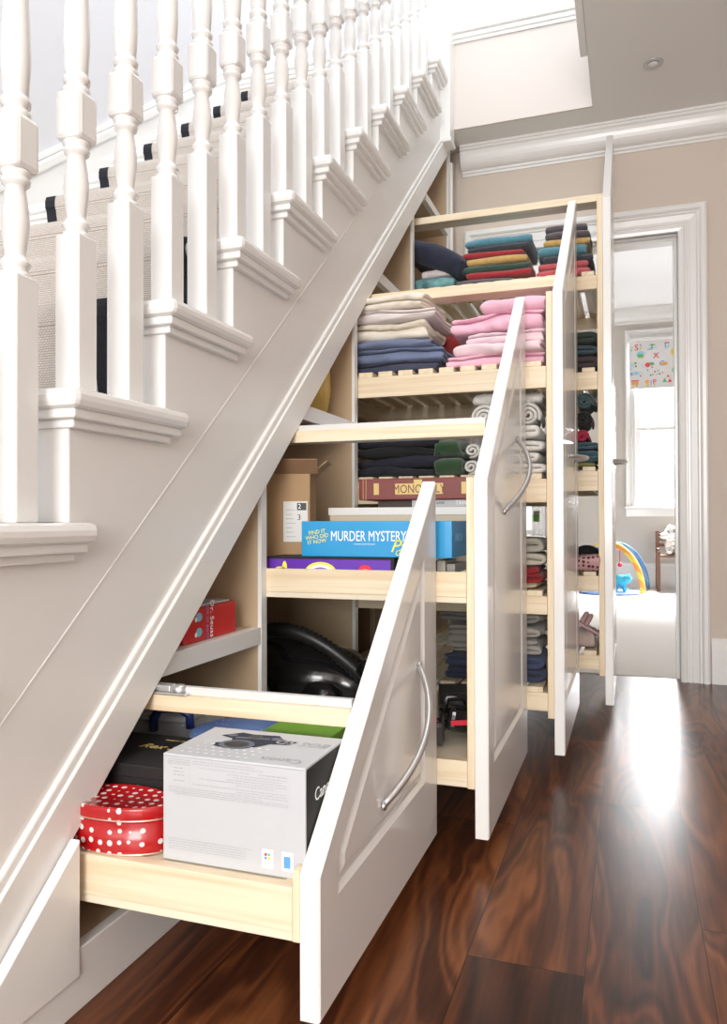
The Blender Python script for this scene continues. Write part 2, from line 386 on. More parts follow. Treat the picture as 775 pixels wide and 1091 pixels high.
lt('C', 480, 375, 2, .075); dot(515, 378, 5, .018, 1.6); dot(475, 375, 3, .014); lt('G', 645, 358, 0, .07)
lt('B', 130, 462, 6, .05); dot(180, 455, 4, .020, 1.4); lt('D', 232, 460, 4, .05); dot(235, 485, 0, .008)
for i, (u, v) in enumerate(((350, 483), (375, 478), (400, 450), (420, 480), (455, 475), (490, 462), (440, 440))): dot(u, v, (6, 1, 0, 3, 6, 5, 1)[i], .008)
lt('G', 625, 448, 1, .08); lt('M', 665, 460, 6, .04)
bar(170, 530, 0, .075, .012); bar(168, 555, 5, .07, .03); dot(150, 580, 3, .010); dot(190, 580, 1, .010)
dot(310, 545, 5, .02); dot(315, 575, 3, .014); lt('I', 355, 558, 2, .075); lt('P', 395, 550, 0, .07); dot(395, 580, 3, .008)
tri(512, 535, 1, .045, .045); tri(570, 542, 0, .04, .035); tri(550, 497, 0, .03, .025); dot(200, 142, 5, .006); bar(435, 130, 1, .04, .008)
link('printed_motifs', b, None, bl)['label'] = 'coloured letters, sun and animals printed on the cloth'

# hall downlight
dl = thing('downlight', 'small round recessed downlight in the grey hall ceiling', 'ceiling light', (.89, 2.256, ZC))
link('bezel', MB().smooth().lathe([(.020, -.001), (.026, -.006), (.036, -.005), (.038, 0)], (.89, 2.256, ZC), 28), mat('nickel_bezel', (.6, .6, .6), .35, metal=.6), dl)
link('lamp', MB().smooth().lathe([(.004, -.004), (.018, -.003), (.02, -.0005)], (.89, 2.256, ZC-.004), 20), mat('lamp_face', (.85, .85, .83), .25), dl)

# ------------------------------------------------------------------ staircase
G_, R_, Y0, Z0 = .252, .1986, -.0347, .9084
K0, K1 = -5, 9
YN, ZN = lambda k: Y0+k*G_, lambda k: Z0+k*R_
st = thing('staircase', 'white painted cut string staircase rising away over the storage cupboards', 'staircase', (0, YN(K0), 0))
def low(y): return .250+.855*y          # underside of the string
for k in range(K0, K1+1):
    y, z = YN(k), ZN(k)
    b = MB().smooth(False)
    ye = y+.31 if k < K1 else y+.27
    def plan(i):
        return [(X_L+.002, y+i), (.04-i, y+i), (.04-i, ye-i), (.0008, ye-i), (.0008, y+G_+.0335), (X_L+.002, y+G_+.0335)]
    b.prism(plan(0), 'z', z-.030, z, .011)
    b.prism(plan(.013), 'z', z-.044, z-.029, .003); b.prism(plan(.026), 'z', z-.057, z-.043, .003)
    link('tread', b, GLOSS, st)
    link('riser', MB().box(X_L+.002, -.0006, y+.0335, y+.05, z-R_+.001, z-.03), GLOSS, st)
# cut string (outer face x=0)
poly = []
for k in range(K0, K1+1):
    poly += [(YN(k)+.035, ZN(k)-R_-.012), (YN(k)+.035, ZN(k)-.012)]
poly += [(2.45, ZN(K1)-.012), (2.45, low(2.45))]
y_ = (low(0)*0+0)
poly += [((ZN(K0)-R_-.25)*0+YN(K0)+.035, max(0, low(YN(K0)+.035)))] if low(YN(K0)+.035) > 0 else [((0-.250)/.855, 0), (YN(K0)+.035, 0)]
# simple: split into strips so every polygon is convex
b = MB()
for k in range(K0, K1+1):
    ya, yb = YN(k)+.035, YN(k+1)+.035 if k < K1 else 2.45
    b.prism([(ya, max(0, low(ya)+.03)), (yb, max(0.001, low(yb)+.03)), (yb, ZN(k)-.012), (ya, ZN(k)-.012)], 'x', -.03, 0)
link('outer_string', b, WHITE, st)
# faint raised board and bevelled lower band of the string
def band(o0, o1, x0, x1, ya=-1.6, yb=2.5, bev=.004):
    ya = max(ya, (0.001-.25-o0)/.855)
    return [(ya, low(ya)+o0), (yb, low(yb)+o0), (yb, low(yb)+o1), (ya, low(ya)+o1)]
b = MB(); b.prism(band(0, .092, 0, 0), 'x', -.024, .014, .002)
b.prism(band(.090, .112, 0, 0), 'x', -.02, .008, .004)
b.prism(band(.30, .306, 0, 0), 'x', -.02, .0009, .0004)
link('string_moulding', b, WHITE, st)
# wall string
b = MB()
def nose(y): return Z0+(y-Y0)*R_/G_
b.prism([(Y0-1.2, nose(Y0-1.2)-.3), (2.35, nose(2.35)-.3), (2.35, nose(2.35)+.06), (Y0-1.2, nose(Y0-1.2)+.06)], 'x', X_L, X_L+.022)
b.prism([(Y0-1.2, nose(Y0-1.2)+.06), (2.35, nose(2.35)+.06), (2.35, nose(2.35)+.10), (Y0-1.2, nose(Y0-1.2)+.10)], 'x', X_L, X_L+.03, .006)
b.prism([(Y0-1.2, nose(Y0-1.2)+.10), (2.35, nose(2.35)+.10), (2.35, nose(2.35)+.125), (Y0-1.2, nose(Y0-1.2)+.125)], 'x', X_L, X_L+.018, .006)
link('wall_string', b, GLOSS, st)
# soffit boards under the flight
b = MB().prism([(-.25, low(-.25)+.03), (2.5, low(2.5)+.03), (2.5, low(2.5)+.045), (-.25, low(-.25)+.045)], 'x', X_L, -.03)
link('soffit', b, MDF, st)

# runner
rn = thing('stair_runner', 'beige woven stair runner with black cloth borders on the white stairs', 'carpet', (-.55, YN(K0), ZN(K0)))
def runner(x0, x1, t):
    pts = []
    for k in range(K0, K1+1):
        y, z = YN(k), ZN(k)
        pts += [(y+.030-t, z-R_+t), (y+.016-t, z-.10), (y-t*.5, z-.036), (y-t, z-.026), (y-t, z-.008), (y-t*.6, z+t*.6), (y+.008, z+t)]
    pts.append((Y0+K1*G_+.27, ZN(K1)+t))
    q = [(p[0], p[1]) for p in pts]
    off = []
    for i, p in enumerate(q):
        a = q[max(i-1, 0)]; c = q[min(i+1, len(q)-1)]
        d = Vector((c[0]-a[0], c[1]-a[1])).normalized(); off.append((p[0]+d[1]*(t+.002), p[1]-d[0]*(t+.002)))
    vs = []; fs = []
    for x in (x0, x1):
        vs += [(x, *p) for p in q]
    for x in (x0, x1):
        vs += [(x, *p) for p in off]
    n = len(q)
    for i in range(n-1):
        fs += [(i, i+1, n+i+1, n+i), (2*n+i, 3*n+i, 3*n+i+1, 2*n+i+1), (i, 2*n+i, 2*n+i+1, i+1), (n+i, n+i+1, 3*n+i+1, 3*n+i)]
    return MB().raw(vs, fs)
link('woven_field', runner(-.865, -.130, .010), weave_material('sisal_weave', (.74, .68, .62), (.40, .34, .30), 70), rn)
BLKC = mat('black_border_cloth', (.012, .014, .02), .9, bump=.3, bscale=400)
for x in (-.90, -.130): link('border', runner(x, x+.035, .012), BLKC, rn)

# banister: balusters, handrail, newel
bn = thing('banister', 'white turned balusters and handrail standing on the stair treads', 'banister', (-.03, YN(K0), 0))
def rake(y): return 1.347+.788*(y-.054)
BB = mat('baluster_paint', (.84, .83, .81), .26, coat=.35)
def baluster(y, z0, top):
    c = (-.028, y); h = .0225; rk = rake(y)
    b = MB()
    zb = rk-.185
    b.box(c[0]-h, c[0]+h, y-h, y+h, z0, zb, .0035)
    b.smooth()
    P = [(.021, zb-.004), (.0215, zb+.004), (.016, zb+.008), (.0185, zb+.013), (.0215, zb+.018), (.0185, zb+.023), (.0145, zb+.028), (.014, zb+.032)]
    P += [(.016, zb+.045), (.0185, zb+.062), (.0192, zb+.078), (.018, zb+.095), (.0155, zb+.112), (.0135, zb+.125), (.0150, zb+.128)]
    P += [(.0195, zb+.132), (.0205, zb+.137), (.0175, zb+.141), (.0215, zb+.146), (.020, zb+.15)]
    b.lathe(P, (c[0], y, 0), 20)
    m0 = zb+.148; m1 = m0+.078; a = .0235
    b.smooth(False); b.box(c[0]-a, c[0]+a, y-a, y+a, m0, m1, .008, seg=2); b.smooth()
    P = [(.020, m1-.002), (.0215, m1+.006), (.0175, m1+.010), (.0155, m1+.014), (.0205, m1+.018), (.0215, m1+.023), (.0175, m1+.028), (.0165, m1+.032)]
    L_ = top-(m1+.034)
    for t in range(11):
        u = t/10; r = .0175+.004*math.sin(min(1, u*2.2)*PI)*(1 if u < .46 else 0)+.0*u
        r = .0170+.0038*math.exp(-((u-.13)/.10)**2)-.0055*max(0, (u-.2))
        P.append((r, m1+.034+L_*u))
    b.lathe(P, (c[0], y, 0), 20)
    return b
for k in range(K0, K1+1):
    for j in (0, 1):
        y = YN(k)+.083+j*.125-.0
        if y > 2.36: continue
        if k < -1 or (k == -1 and j == 0 and False): pass
        link('baluster', baluster(y, ZN(k), rake(y)+.53), BB, bn)
yA = YN(K0)
b = MB().prism([(yA, rake(yA)+.53), (2.42, rake(2.42)+.53), (2.42, rake(2.42)+.585), (yA, rake(yA)+.585)], 'x', -.06, .004, .014)
link('handrail', b, GLOSS, bn)
b = MB().box(-.05, .045, 2.41, 2.503, 2.41, 3.95, .004).box(-.055, .05, 2.405, 2.503, 2.405, 2.425, .004)
link('newel_post', b, GLOSS, bn)
# landing balustrade
lb = thing('landing_balustrade', 'white spindles along the upstairs landing edge above the opening', 'banister', (.3, 2.57, 2.955))
for i in range(5):
    x = .10+i*.125; b = MB().box(x-.022, x+.022, 2.548, 2.592, 2.955, 3.2, .003).smooth().lathe([(.02, 3.2), (.014, 3.22), (.019, 3.3), (.013, 3.36), (.018, 3.5), (.014, 3.8)], (x, 2.57, 0), 16)
    link('spindle', b, BB, lb)
link('handrail', MB().box(.045, .70, 2.535, 2.605, 3.8, 3.86, .015), GLOSS, lb)

# ------------------------------------------------------------------ understairs cupboard carcass
cab = thing('understairs_cupboard', 'built in white edged cupboard carcass beneath the staircase', 'cupboard', (-.5, 1.2, 0))
divs = [(-.03, -.005), (.628, .655), (1.256, 1.283), (1.926, 1.953), (2.555, 2.585)]
for i, (ya, yb) in enumerate(divs):
    if i == 0: continue
    zt = low(ya)+.03
    link('divider', MB().box(X_L+.01, -.006, ya+.001, yb-.001, .06, low(ya)-.0), MDF, cab)
    w2 = yb if i < 4 else 2.60
    link('face_edge', MB().prism([(ya, .0 if i == 4 else .085), (w2, .0 if i == 4 else .085), (w2, low(w2)+.01), (ya, low(ya)+.01)], 'x', -.006, .003), WHITE, cab)
# full end panel towards the back wall
link('end_panel', MB().box(-.006, .012, 2.602, 2.626, 0, 2.40, .002), WHITE, cab)
# fixed shelves with white lipping
for (ya, yb, z0, z1) in ((.19, .628, .434, .472), (.82, 1.256, .972, 1.012), (1.48, 1.926, 1.515, 1.553), (2.14, 2.555, 2.04, 2.074)):
    link('fixed_shelf', MB().box(X_L+.01, -.02, ya+.02, yb, z0, z1), MDF, cab)
    link('shelf_lipping', MB().box(-.02, .002, ya-.0, yb+.001, z0, z1, .001), WHITE, cab)
link('base_board', MB().box(X_L+.012, .0095, -.7, 2.6, .07, .088), MDF, cab)
link('plinth', MB().box(.010, .030, -1.0, 2.6, 0, .09, .002), GLOSS, cab)
link('back_board', MB().prism([(-.17, .088), (2.6, .088), (2.6, low(2.6)-.02), (-.17, .105)], 'x', X_L+.001, X_L+.009), MDF, cab)

# ------------------------------------------------------------------ pull-out drawers
SL = .85
def slope_front(b, x0, x1, y0, y1, z0, zs, za, bev=.0025):
    b.prism([(y0, z0), (y1, z0), (y1, za), (y0, zs)], 'x', x0, x1, bev)
def front_panel(x0, t, y0, w_, zb, zs, za, full=True):
    """x0 inner face, outer face x0+t ; shaped door with raised-and-fielded panel"""
    b = MB(); y1 = y0+w_; x1 = x0+t
    if full: inner = [(y0+.067, zb+.14), (y1-.10, zb+.14), (y1-.10, zs+(za-zs)*(w_-.10)/w_-.075), (y0+.067, zs+(za-zs)*.067/w_-.050)]
    outer = [(y0, zb), (y1, zb), (y1, za), (y0, zs)]
    def ins(P, d):
        n = len(P); out = []
        for i in range(n):
            p0, p1, p2 = Vector(P[i-1]), Vector(P[i]), Vector(P[(i+1) % n])
            d1 = (p1-p0).normalized(); d2 = (p2-p1).normalized()
            n1 = Vector((-d1.y, d1.x)); n2 = Vector((-d2.y, d2.x)); m = (n1+n2).normalized()
            out.append(tuple(p1+m*d/max(.25, m.dot(n1))))
        return out
    e = .0025
    rings = [(x0, outer), (x1-e, outer), (x1, ins(outer, e)), (x1, inner), (x1-.006, ins(inner, .010)), (x1-.006, ins(inner, .016)), (x1-.001, ins(inner, .030))]
    vs = []; fs = []
    for x, P in rings: vs += [(x, *p) for p in P]
    for j in range(len(rings)-1):
        for i in range(4): fs.append((j*4+i, j*4+(i+1) % 4, (j+1)*4+(i+1) % 4, (j+1)*4+i))
    fs.append((3, 2, 1, 0)); m = (len(rings)-1)*4; fs.append((m, m+1, m+2, m+3))
    return b.raw(vs, fs)
def handle(x, yc, zc, L_=.31, flat_=0):
    d = Vector((0, 1, 0)) if flat_ else Vector((0, .77, .64)); c = Vector((x, yc, zc)); pts = []
    for i in range(25):
        t = i/24*2-1; pts.append(c+d*(t*L_/2)+Vector((.046*(1-t*t)+.0, 0, 0)))
    b = MB().smooth().tube(pts, lambda t: .0062, 12)
    for s_ in (-1, 1): b.tube([c+d*(s_*L_/2)+Vector((-.001, 0, 0)), c+d*(s_*L_/2)+Vector((.006, 0, 0))], .0075, 14)
    return b
def rail_frame(x0, x1, y0, y1, z0, z1, t=.02, lip=True):
    b = MB()
    if not lip: z0 -= .012
    b.use(PINEX).box(x0, x1, y0, y0+t, z0+.012, z1, .0015).box(x0, x1, y1-t, y1, z0+.012, z1, .0015)
    b.use(PINEY).box(x0, x0+t, y0+t, y1-t, z0+.012, z1, .0015).box(x1-t, x1, y0+t, y1-t, z0+.012, z1, .0015)
    if lip: b.use(PLY).box(x0, x1, y0+.001, y1-.001, z0, z0+.012, .001)
    return b
def unit(i, label, xf, y0, w_, zs, za, trays, top, hndl):
    """trays: list of (z0,z1,kind)"""
    r = thing('pull_out_drawer', label, 'drawer', (xf-.3, y0+w_/2, .05), 'pull out storage drawers under the stairs')
    fp = link('front_panel', front_panel(xf, .0283, y0, w_, .05, zs, za), GLOSS, r)
    hd = link('handle', handle(xf+.0283, *hndl), STEEL, fp); hd['label'] = 'curved brushed steel bow handle'
    xi = xf-.0005; xb = xf-.76; yn, yf = y0+.001, y0+w_-.006
    P = (.011, .016, .018, .020)[i]
    for (ya, yb) in ((yn-.001, yn+.02), (yf-.02, yf+.001)):
        near = ya < y0+.1
        for (xa, xc) in ((xi-P, xi), (xb, xb+P)):
            zt = zs+.004
            if xa < 0: zt = min(zt, low(ya)-.03)
            link('post', MB().box(xa, xc, ya, yb, .151, zt, .0015), PINEZ, r)
    for (z0, z1, kd) in trays:
        link('tray_frame', rail_frame(xb+P+.0005, xi-P-.0005, yn, yf, z0, z1, lip=(kd != 'slats')), None, r)
        if kd == 'board':
            link('tray_board', MB().box(xb+P+.021, xi-P-.021, yn+.0205, yf-.0205, z1-.012, z1-.002), PLY, r)
        elif kd == 'deep':
            link('tray_board', MB().box(xb+P+.021, xi-P-.021, yn+.0205, yf-.0205, z0+.0125, z0+.022), PLY, r)
        else:
            x = xb+P+.03
            while x < xi-P-.05:
                link('slat', MB().box(x, x+.045, yn+.001, yf-.001, z1, z1+.016, .002), PINEY, r); x += .0635
    yr, zr0, zr1, trk = top
    link('top_rail', MB().box(xb+P, xi-.001, yr, yr+(.05 if trk else .075), zr0, zr1, .0015), PINEX, r)
    if trk:
        link('runner_track', MB().box(xb+P, xi-.003, yr+.012, yr+.024, zr1, zr1+.014, .001), mat('white_metal', (.66, .66, .66), .4), r)
    return r
ya = [0, .653, 1.2919, 1.9541]; W_ = .651
D1 = unit(0, 'nearest and lowest pull out drawer with tin, camera box and black box in it', .3744, ya[0], W_, .242, .795, [(.151, .222, 'board')], (.20, .385, .413, True), (.388, .3375, .30))
D2 = unit(1, 'second nearest pull out drawer holding blue and purple game boxes', .4838, ya[1], W_-.012, .7988, 1.355, [(.153, .208, 'board'), (.538, .603, 'deep')], (.80, .905, .935, True), (.987, .829, .30))
D3 = unit(2, 'third pull out drawer with slatted shelves of bedding and white towels', .5877, ya[2], W_, 1.36, 1.8762, [(.171, .222, 'slats'), (.444, .496, 'slats'), (.763, .83, 'slats'), (1.09, 1.152, 'slats')], (1.40, 1.409, 1.441, False), (1.66, .915, .20, 1))
D4 = unit(3, 'farthest and tallest pull out drawer with folded coloured towels', .7059, ya[3], W_-.02, 1.8762, 2.40, [(.174, .225, 'slats'), (.455, .511, 'slats'), (.818, .89, 'slats'), (1.185, 1.25, 'slats'), (1.55, 1.60, 'slats')], (2.02, 1.893, 1.920, False), (2.30, .945, .20, 1))
# closed corner panel at the low end
r = thing('corner_panel', 'short triangular white panel closing the low end of the cupboard', 'panel', (.03, -.3, .05))
link('front_panel', MB().prism([(-.235, .052), (-.016, .052), (-.016, .250), (-.235, .068)], 'x', .0165, .034, .002), GLOSS, r)
# roller bracket on the first drawer's runner
b = MB(); b.box(-.04, .075, .198, .235, .4135, .417, .001)
b.smooth().lathe([(.012, 0), (.013, .002), (.013, .010), (.006, .013)], (.055, .213, .417), 18).smooth(False).box(-.0, .04, .205, .228, .417, .428, .002)
rb = link('roller_bracket', b, STEEL, D1); rb['label'] = 'steel roller bracket on the top rail'

# ------------------------------------------------------------------ cloth helpers
def cloth_mat(name, col, kind='cotton'):
    if kind == 'towel': return mat(name, col, .95, bump=1.0, bscale=330, var=.12, vscale=60, sheen=.5)
    return mat(name, col, .85, bump=.25, bscale=260, var=.05, vscale=12, sheen=.15)
def ribbon(path, t, x0, x1, nx, seed, amp, ends=.0, M=None, skew=0):
    """path: 2-D centre line (y,z); extruded along x with soft irregular folds"""
    random.seed(seed); n = len(path); prof = []
    P = [Vector(p) for p in path]
    L_, R__ = [], []
    for i, p in enumerate(P):
        d = (P[min(i+1, n-1)]-P[max(i-1, 0)]).normalized(); nn = Vector((-d.y, d.x))
        L_.append(p+nn*t/2); R__.append(p-nn*t/2)
    d0 = (P[1]-P[0]).normalized(); d1 = (P[-1]-P[-2]).normalized()
    prof = L_+[P[-1]+d1*t*.45]+R__[::-1]+[P[0]-d0*t*.45]
    m = len(prof); vs = []; fs = []
    zmax = max(p.y for p in P)+1e-6
    for j in range(nx+1):
        u = j/nx; x = x0+(x1-x0)*u
        for k, q in enumerate(prof):
            nv = Vector((x*7+seed*3.1, q.x*9, q.y*16+seed))
            dy = noise.noise(nv)*amp*1.4; dz = noise.noise(nv+Vector((31, 7, 3)))*amp*.9*min(1, q.y/zmax+.15)
            if amp > .0105:
                w_ = Vector((x*16+q.x*9+seed, q.x*26, q.y*40+seed)); cr = (1-2*abs(noise.noise(w_)))+.5*(1-2*abs(noise.noise(w_*2.3)))-.25
                dy += (cr-.5)*amp*.55; dz += (cr-.5)*amp*.35*min(1, q.y/zmax+.15)
            dx = noise.noise(Vector((q.x*12, q.y*30, seed+u*2)))*amp*1.5
            e = (abs(2*u-1))**6
            vs.append((x+dx+skew*q.y, q.x+dy, max(.0012, q.y*(1-.10*e)+dz)))
    for j in range(nx):
        for k in range(m): fs.append((j*m+k, j*m+(k+1) % m, (j+1)*m+(k+1) % m, (j+1)*m+k))
    # fan caps
    for j in (0, nx):
        for k in range(len(path)-1):
            a, b_ = j*m+k, j*m+k+1; c, d = j*m+(m-2-k), j*m+(m-3-k)
            fs.append((a, b_, d, c))
        fs.append((j*m+len(path)-1, j*m+len(path), j*m+len(path)+1)); fs.append((j*m+m-2, j*m+m-1, j*m))
    b = MB().smooth().raw(vs, fs, M)
    return b
def serp(depth, layers, t, front=-1):
    pts = []; y0, y1 = -depth/2, depth/2
    for i in range(layers):
        z = t*(i+.5); a, c = (y1, y0) if i % 2 == 0 else (y0, y1)
        s_ = 1 if c > a else -1
        for q in range(6): pts.append((a+s_*t*.5+(c-a-s_*t)*q/5, z))
        if i < layers-1:
            cx = c-s_*t*.5
            for q in range(1, 4):
                an = -PI/2+PI*q/4; pts.append((cx+s_*t*.5*math.cos(an), z+t/2+t/2*math.sin(an)))
    return pts
def fold(name, label, cat, cx, cy, z, w_, d, h, layers, m, seed=1, amp=.006, rz=0, group=None, sub=1):
    t = h/layers
    if amp > .0095:
        rj = random.Random(seed*7+1); rz += rj.uniform(-.05, .05); cx += rj.uniform(-.006, .006); cy += rj.uniform(-.008, .008); d *= rj.uniform(.92, 1.0)
    M = Matrix.Translation((cx, cy, z)) @ Matrix.Rotation(rz, 4, 'Z')
    b = ribbon(serp(d, layers, t), t*.93, -w_/2, w_/2, 24 if amp > .0105 else 12, seed, amp, M=M)
    o = link(name, b, m, loc=(cx, cy, z)); subsurf(o, sub); return tag(o, label, cat, group)
def roll(name, label, cat, cx, cy, z, w_, rad, m, seed=1, amp=.003, rz=0, turns=2.6, group=None, flat=1):
    t = rad/(turns+.6); pts = []
    n = int(turns*14)
    for i in range(n+1):
        a = i/14*2*PI; r = t*.4+t*a/(2*PI); pts.append((r*math.cos(a), rad+r*math.sin(a)*flat))
    M = Matrix.Translation((cx, cy, z)) @ Matrix.Rotation(rz, 4, 'Z')
    b = ribbon(pts[::-1], t*.9, -w_/2, w_/2, 8, seed, amp, M=M)
    o = link(name, b, m, loc=(cx, cy, z)); subsurf(o, 1); return tag(o, label, cat, group)

# ------------------------------------------------------------------ items in drawer one
ZT = .222
# silver camera box
A = math.radians(0)
cb = thing('camera_box', 'silver white camera carton with a camera printed on top', 'box', (.147, .032, ZT))
MBX = Matrix.Translation((.147, .024, ZT)) @ Matrix.Rotation(A, 4, 'Z')
SILV = mat('silver_card', (.55, .56, .58), .45); 
wx, dy, hz = .2255, .150, .153
b = MB(); b.use(SILV).box(0, wx, 0, dy, 0, hz, .0015, MBX)
b.use(BLACKC).raw([(wx+.0003, .002, .002), (wx+.0003, dy-.002, .002), (wx+.0003, dy-.002, hz-.003), (wx+.0003, .002, hz-.003)], [(0, 1, 2, 3)], MBX)
b.use(GPRINT).box(.003, wx-.003, -.0006, .0002, hz-.0035, hz-.0025, 0, MBX)
body = link('carton', b, None, cb)
b = MB(); random.seed(4)
b.use(mat('pale_grey_print', (.55, .56, .58), .5)).raw([(.008, -.0005, .108), (.044, -.0005, .108), (.044, -.0005, .141), (.008, -.0005, .141)], [(0, 1, 2, 3)], MBX)
b.use(GPRINT)
def wordline(x0, x1, z, s=.0012):
    x = x0
    while x < x1:
        l = random.uniform(.003, .012)
        b.raw([(x, -.0009, z-s/2), (min(x+l, x1), -.0009, z-s/2), (min(x+l, x1), -.0009, z+s/2), (x, -.0009, z+s/2)], [(0, 1, 2, 3)], MBX); x += l+.0015
for i in range(3): wordline(.008, .045+.0*i, .146-i*.0032)
for i in range(2): wordline(.05, .15+i*.012, .1455-i*.0034, .0008)
wordline(.06, .14, .1370, .0007); wordline(.155, .20, .1370, .0012)
for z, a, c in ((.1325, .105, .2), (.129, .115, .19), (.1255, .105, .2), (.122, .06, .2), (.1185, .12, .18), (.113, .05, .2), (.1095, .12, .2), (.106, .01, .2), (.103, .01, .16), (.100, .01, .20), (.097, .02, .2)): wordline(a, c, z, .0008)
for z in (.134, .129, .124, .116): wordline(.018, .036, z, .0013)
link('front_text', b, None, cb)
b = MB().use(GPRINT)
for z in (.032, .0285, .025, .0215, .018): wordline(.01, .135+.01*(z > .03), z, .0007)
link('front_text', b, None, cb)
b = MB(); b.use(WPRINT)
for x in (.160, .190): b.raw([(x, -.0006, .010), (x+.017, -.0006, .010), (x+.017, -.0006, .036), (x, -.0006, .036)], [(0, 1, 2, 3)], MBX)
for (c, dx, dz) in ((pc[0], 0, 0), (pc[1], .005, 0), (pc[2], 0, -.005), (pc[3], .005, -.005)):
    b.use(c).raw([(.1635+dx, -.0009, .027+dz), (.1675+dx, -.0009, .027+dz), (.1675+dx, -.0009, .031+dz), (.1635+dx, -.0009, .031+dz)], [(0, 1, 2, 3)], MBX)
b.use(pc[2]).raw([(.193, -.0009, .014), (.203, -.0009, .014), (.203, -.0009, .030), (.193, -.0009, .030)], [(0, 1, 2, 3)], MBX)
b.use(GPRINT); [b.raw([(.162, -.0009, z), (.175, -.0009, z), (.175, -.0009, z+.001), (.162, -.0009, z+.001)], [(0, 1, 2, 3)], MBX) for z in (.013, .016, .019)]
link('logo_stickers', b, None, cb)
# printed camera on the top, words upside down
b = MB(); CAMG = mat('printed_camera_dark', (.03, .035, .05), .9); CAML = mat('printed_camera_light', (.15, .16, .21), .9)
def top(P, z=.0004): return [(x, y, hz+z) for x, y in P]
def flat(m, P, z=.0006): b.use(m).raw(top([((x-.085)*1.18+.088, (y-.095)*1.18+.088) for x, y in P], z), [tuple(range(len(P)))], MBX)
flat(CAMG, [(.040, .112), (.062, .132), (.080, .128), (.116, .132), (.128, .118), (.150, .112), (.146, .098), (.120, .094), (.110, .078), (.096, .066), (.070, .062), (.052, .068), (.050, .080), (.066, .090), (.062, .102)], .0004)
for (x, y, r_, m) in ((.080, .080, .024, CAML), (.080, .080, .017, KPRINT), (.078, .083, .008, CAML), (.088, .118, .010, KPRINT), (.055, .116, .007, CAML), (.120, .116, .008, CAML)):
    flat(m, [(x+r_*math.cos(a*PI/8), y+.8*r_*math.sin(a*PI/8)) for a in range(16)], .0008 if m is CAML else .0010)
flat(CAML, [(.064, .104), (.112, .110), (.110, .116), (.064, .111)], .0009)
UPS = lambda x, y: MBX @ facing((x, y, hz+.0008), (-1, 0, 0), (0, -1, 0))
b.use(GPRINT).text('Canon', .024, UPS(.178, .022), .0002); b.text('EOS 5D', .026, UPS(.178, .103), .0002, shear=.2)
DOTP = mat('pearl_dots', (.82, .83, .85), .3); random.seed(3)
for i in range(9):
    for j in range(4):
        x, y, r_ = .022+i*.013+j*.004, .016+j*.015, .0022+.0012*random.random()
        b.use(DOTP).raw(top([(x+r_*math.cos(a*PI/5), y+r_*math.sin(a*PI/5)) for a in range(10)], .0005), [tuple(range(10))], MBX)
link('top_print', b, None, cb)
b = MB().use(WPRINT).text('Canon', .026, MBX @ facing((wx+.0008, .065, .105), (0, 1, 0), (0, 0, 1)), .0002)
link('side_lettering', b, None, cb)

# dotted tin
def dots_material():
    m = bpy.data.materials.new('red_white_dots'); m.use_nodes = True; nt = m.node_tree; N = nt.nodes; L = nt.links; b = N['Principled BSDF']
    b.inputs['Roughness'].default_value = .25; b.inputs['Coat Weight'].default_value = .4
    tc = N.new('ShaderNodeTexCoord'); v = N.new('ShaderNodeTexVoronoi'); v.inputs['Scale'].default_value = 62; v.inputs['Randomness'].default_value = .28
    L.new(tc.outputs['Object'], v.inputs['Vector'])
    lt_ = N.new('ShaderNodeMath'); lt_.operation = 'LESS_THAN'; lt_.inputs[1].default_value = .27; L.new(v.outputs['Distance'], lt_.inputs[0])
    mx = N.new('ShaderNodeMix'); mx.data_type = 'RGBA'; L.new(lt_.outputs[0], mx.inputs['Factor']); mx.inputs['A'].default_value = (.44, .008, .011, 1); mx.inputs['B'].default_value = (.8, .72, .7, 1)
    L.new(mx.outputs['Result'], b.inputs['Base Color']); return m
DOT = dots_material()
tn = thing('dotted_tin', 'red oval tin with white polka dots beside the silver camera box', 'tin', (.047, .055, ZT))
TC = (.047, .055, ZT)
o = link('tin_body', MB().smooth().lathe([(.0, 0), (.0905, .0), (.092, .003), (.092, .054), (.0, .054)], TC, 48, sx=1.0, sy=.53), DOT, tn)
link('lid', MB().smooth().lathe([(.0935, .050), (.0945, .051), (.0945, .066), (.093, .069), (.088, .0695), (.086, .0685), (.0, .0685)], TC, 48, sx=1.0, sy=.53), DOT, tn)
link('rim', MB().smooth().tube([(TC[0]+.0948*math.cos(a*PI/24), TC[1]+.0948*.53*math.sin(a*PI/24), ZT+.051) for a in range(49)], .0012, 6), mat('tin_rim', (.75, .6, .5), .3, metal=.8), tn)
link('base_ring', MB().smooth().tube([(TC[0]+.092*math.cos(a*PI/24), TC[1]+.092*.53*math.sin(a*PI/24), ZT+.0016) for a in range(49)], .0015, 6), MATS['tin_rim'], tn)

# black shoe box
bx = thing('black_shoe_box', 'flat black card box with gold script lettering behind the red tin', 'box', (.0, .27, ZT))
link('carton', MB().box(-.16, .138, .111, .272, ZT, ZT+.095, .0015), BLACKC, bx)
link('lid', MB().box(-.1625, .1405, .1085, .2745, ZT+.078, ZT+.099, .002), BLACKC, bx)
b = MB().use(BRASS).text('Rex Shoes', .030, facing((.045, .205, ZT+.0995), (1, .0, 0), (0, 1, 0)), .0002, shear=.4).text('MADE IN ITALY', .007, facing((.03, .245, ZT+.0995), (1, 0, 0), (0, 1, 0)), .0002)
link('gold_lettering', b, None, bx)
